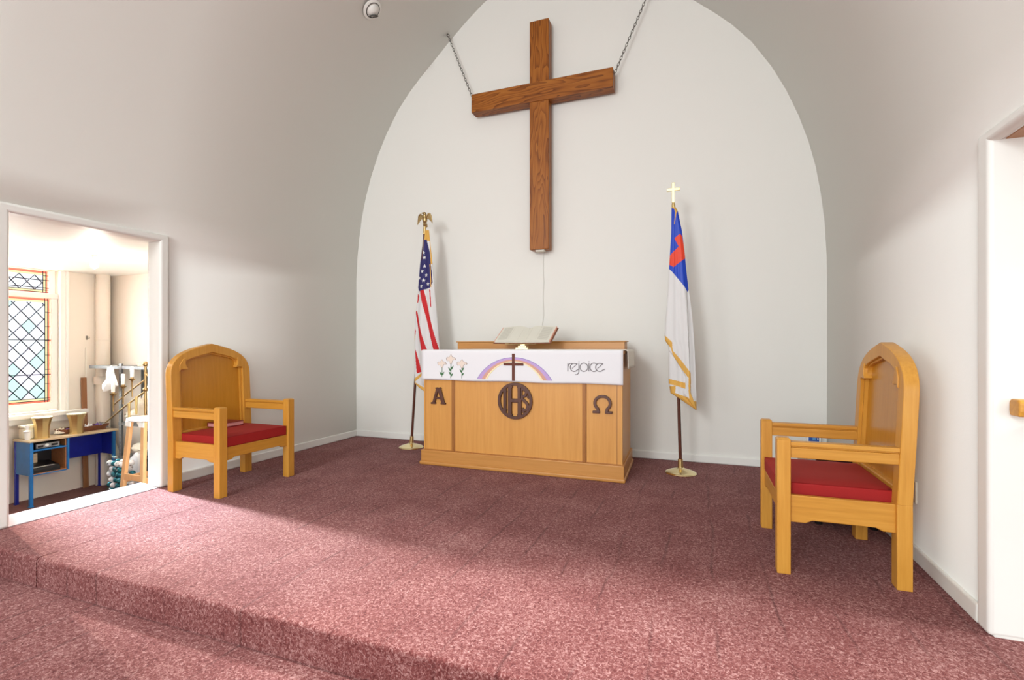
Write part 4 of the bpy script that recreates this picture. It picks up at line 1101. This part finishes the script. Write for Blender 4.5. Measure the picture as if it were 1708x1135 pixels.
# ------------------------------------------------------------------ light and camera
w = bpy.data.worlds.new('daylight'); SC.world = w; w.use_nodes = True
w.node_tree.nodes['Background'].inputs['Color'].default_value = (.93, 1, 1, 1)
w.node_tree.nodes['Background'].inputs['Strength'].default_value = .95
def area(name, loc, to, sx, sy, e, col=(.95, .99, 1)):
    l = bpy.data.lights.new(name, 'AREA'); l.shape = 'RECTANGLE'; l.size = sx; l.size_y = sy; l.energy = e; l.color = col
    o = bpy.data.objects.new(name, l); COL.objects.link(o); o.location = loc
    o.rotation_euler = (Vector(to)-Vector(loc)).to_track_quat('-Z', 'Y').to_euler(); return o
area('nave_window_light', (-2.6, -6.0, 3.9), (-1.6, 5.2, 1.4), 1.5, 1.6, 190)
area('nave_low_fill', (-1.5, -6.0, 2.0), (-1.5, 5.2, 2.4), 2.2, 1.8, 115)  # low broad fill, added to even out the light on the vault
area('nave_side_fill', (2.7, -4.6, 1.9), (-4.1, 4.4, 3.0), 1.4, 2.0, 60, (.92, 1, 1))  # added fill for the left side of the vault, no window there
area('nave_side_fill', (-5.7, -4.6, 1.9), (1.1, 4.4, 3.0), 1.4, 2.0, 38, (.92, 1, 1))  # its added counterpart, filling the right side
area('storeroom_window_light', (XW-.6, 2.7, 1.6), (-2.5, 2.3, 0), 1.4, 1.6, 115, (1, .99, .97))
area('stair_hall_light', (2.6, 1.5, 1.85), (.3, 1.7, 0), .6, .4, 4, (1, .95, .88))
def spot(loc, to, deg, e, blend=.45):
    l = bpy.data.lights.new('unseen_spot', 'SPOT'); l.energy = e; l.color = (.90, 1, .97); l.spot_size = R(deg); l.spot_blend = blend; l.shadow_soft_size = .08
    o = bpy.data.objects.new('unseen_spot', l); COL.objects.link(o); o.location = loc
    o.rotation_euler = (Vector(to)-Vector(loc)).to_track_quat('-Z', 'Y').to_euler(); return o
for x_, z_, e_ in ((-2.9, 4.5, 150), (-1.5, 5.2, 260), (-.1, 4.5, 360)): spot((x_, 2.0, z_), (x_, 1.0, 0), 46, e_, .4)  # unseen spots without fixtures, added to fill the front of the carpet
# daylight that falls through the storeroom window and on through the doorway
sl = spot((-13.0, 3.84, 3.75), (-3.2, 2.2, .35), 20, 36000, .35); sl.name = 'window_daylight'; hl = spot((2.72, 2.30, 1.85), (.2, 1.75, 0), 58, 150, .5); hl.name = 'hall_lamp'; sl.data.color = (.86, .97, 1.06); sl.data.shadow_soft_size = .42
p = bpy.data.lights.new('bulb_light', 'POINT'); p.energy = 13; p.color = (1, .90, .78); p.shadow_soft_size = .04
po = bpy.data.objects.new('bulb_light', p); COL.objects.link(po); po.location = (-5.42, 3.04, ZC-.20)
cam = bpy.data.cameras.new('camera'); co = bpy.data.objects.new('camera', cam); COL.objects.link(co)
co.location = (0, 0, 1.15); co.rotation_euler = (PI/2, 0, math.atan(311/827))
cam.sensor_width = 36; cam.lens = 827/1708*36; cam.shift_y = 10.5/1708; cam.clip_start = .05
SC.camera = co
SC.view_settings.view_transform = 'Standard'; SC.view_settings.look = 'None'; SC.view_settings.gamma = 1
SC.view_settings.exposure = .48; SC.view_settings.use_curve_mapping = False
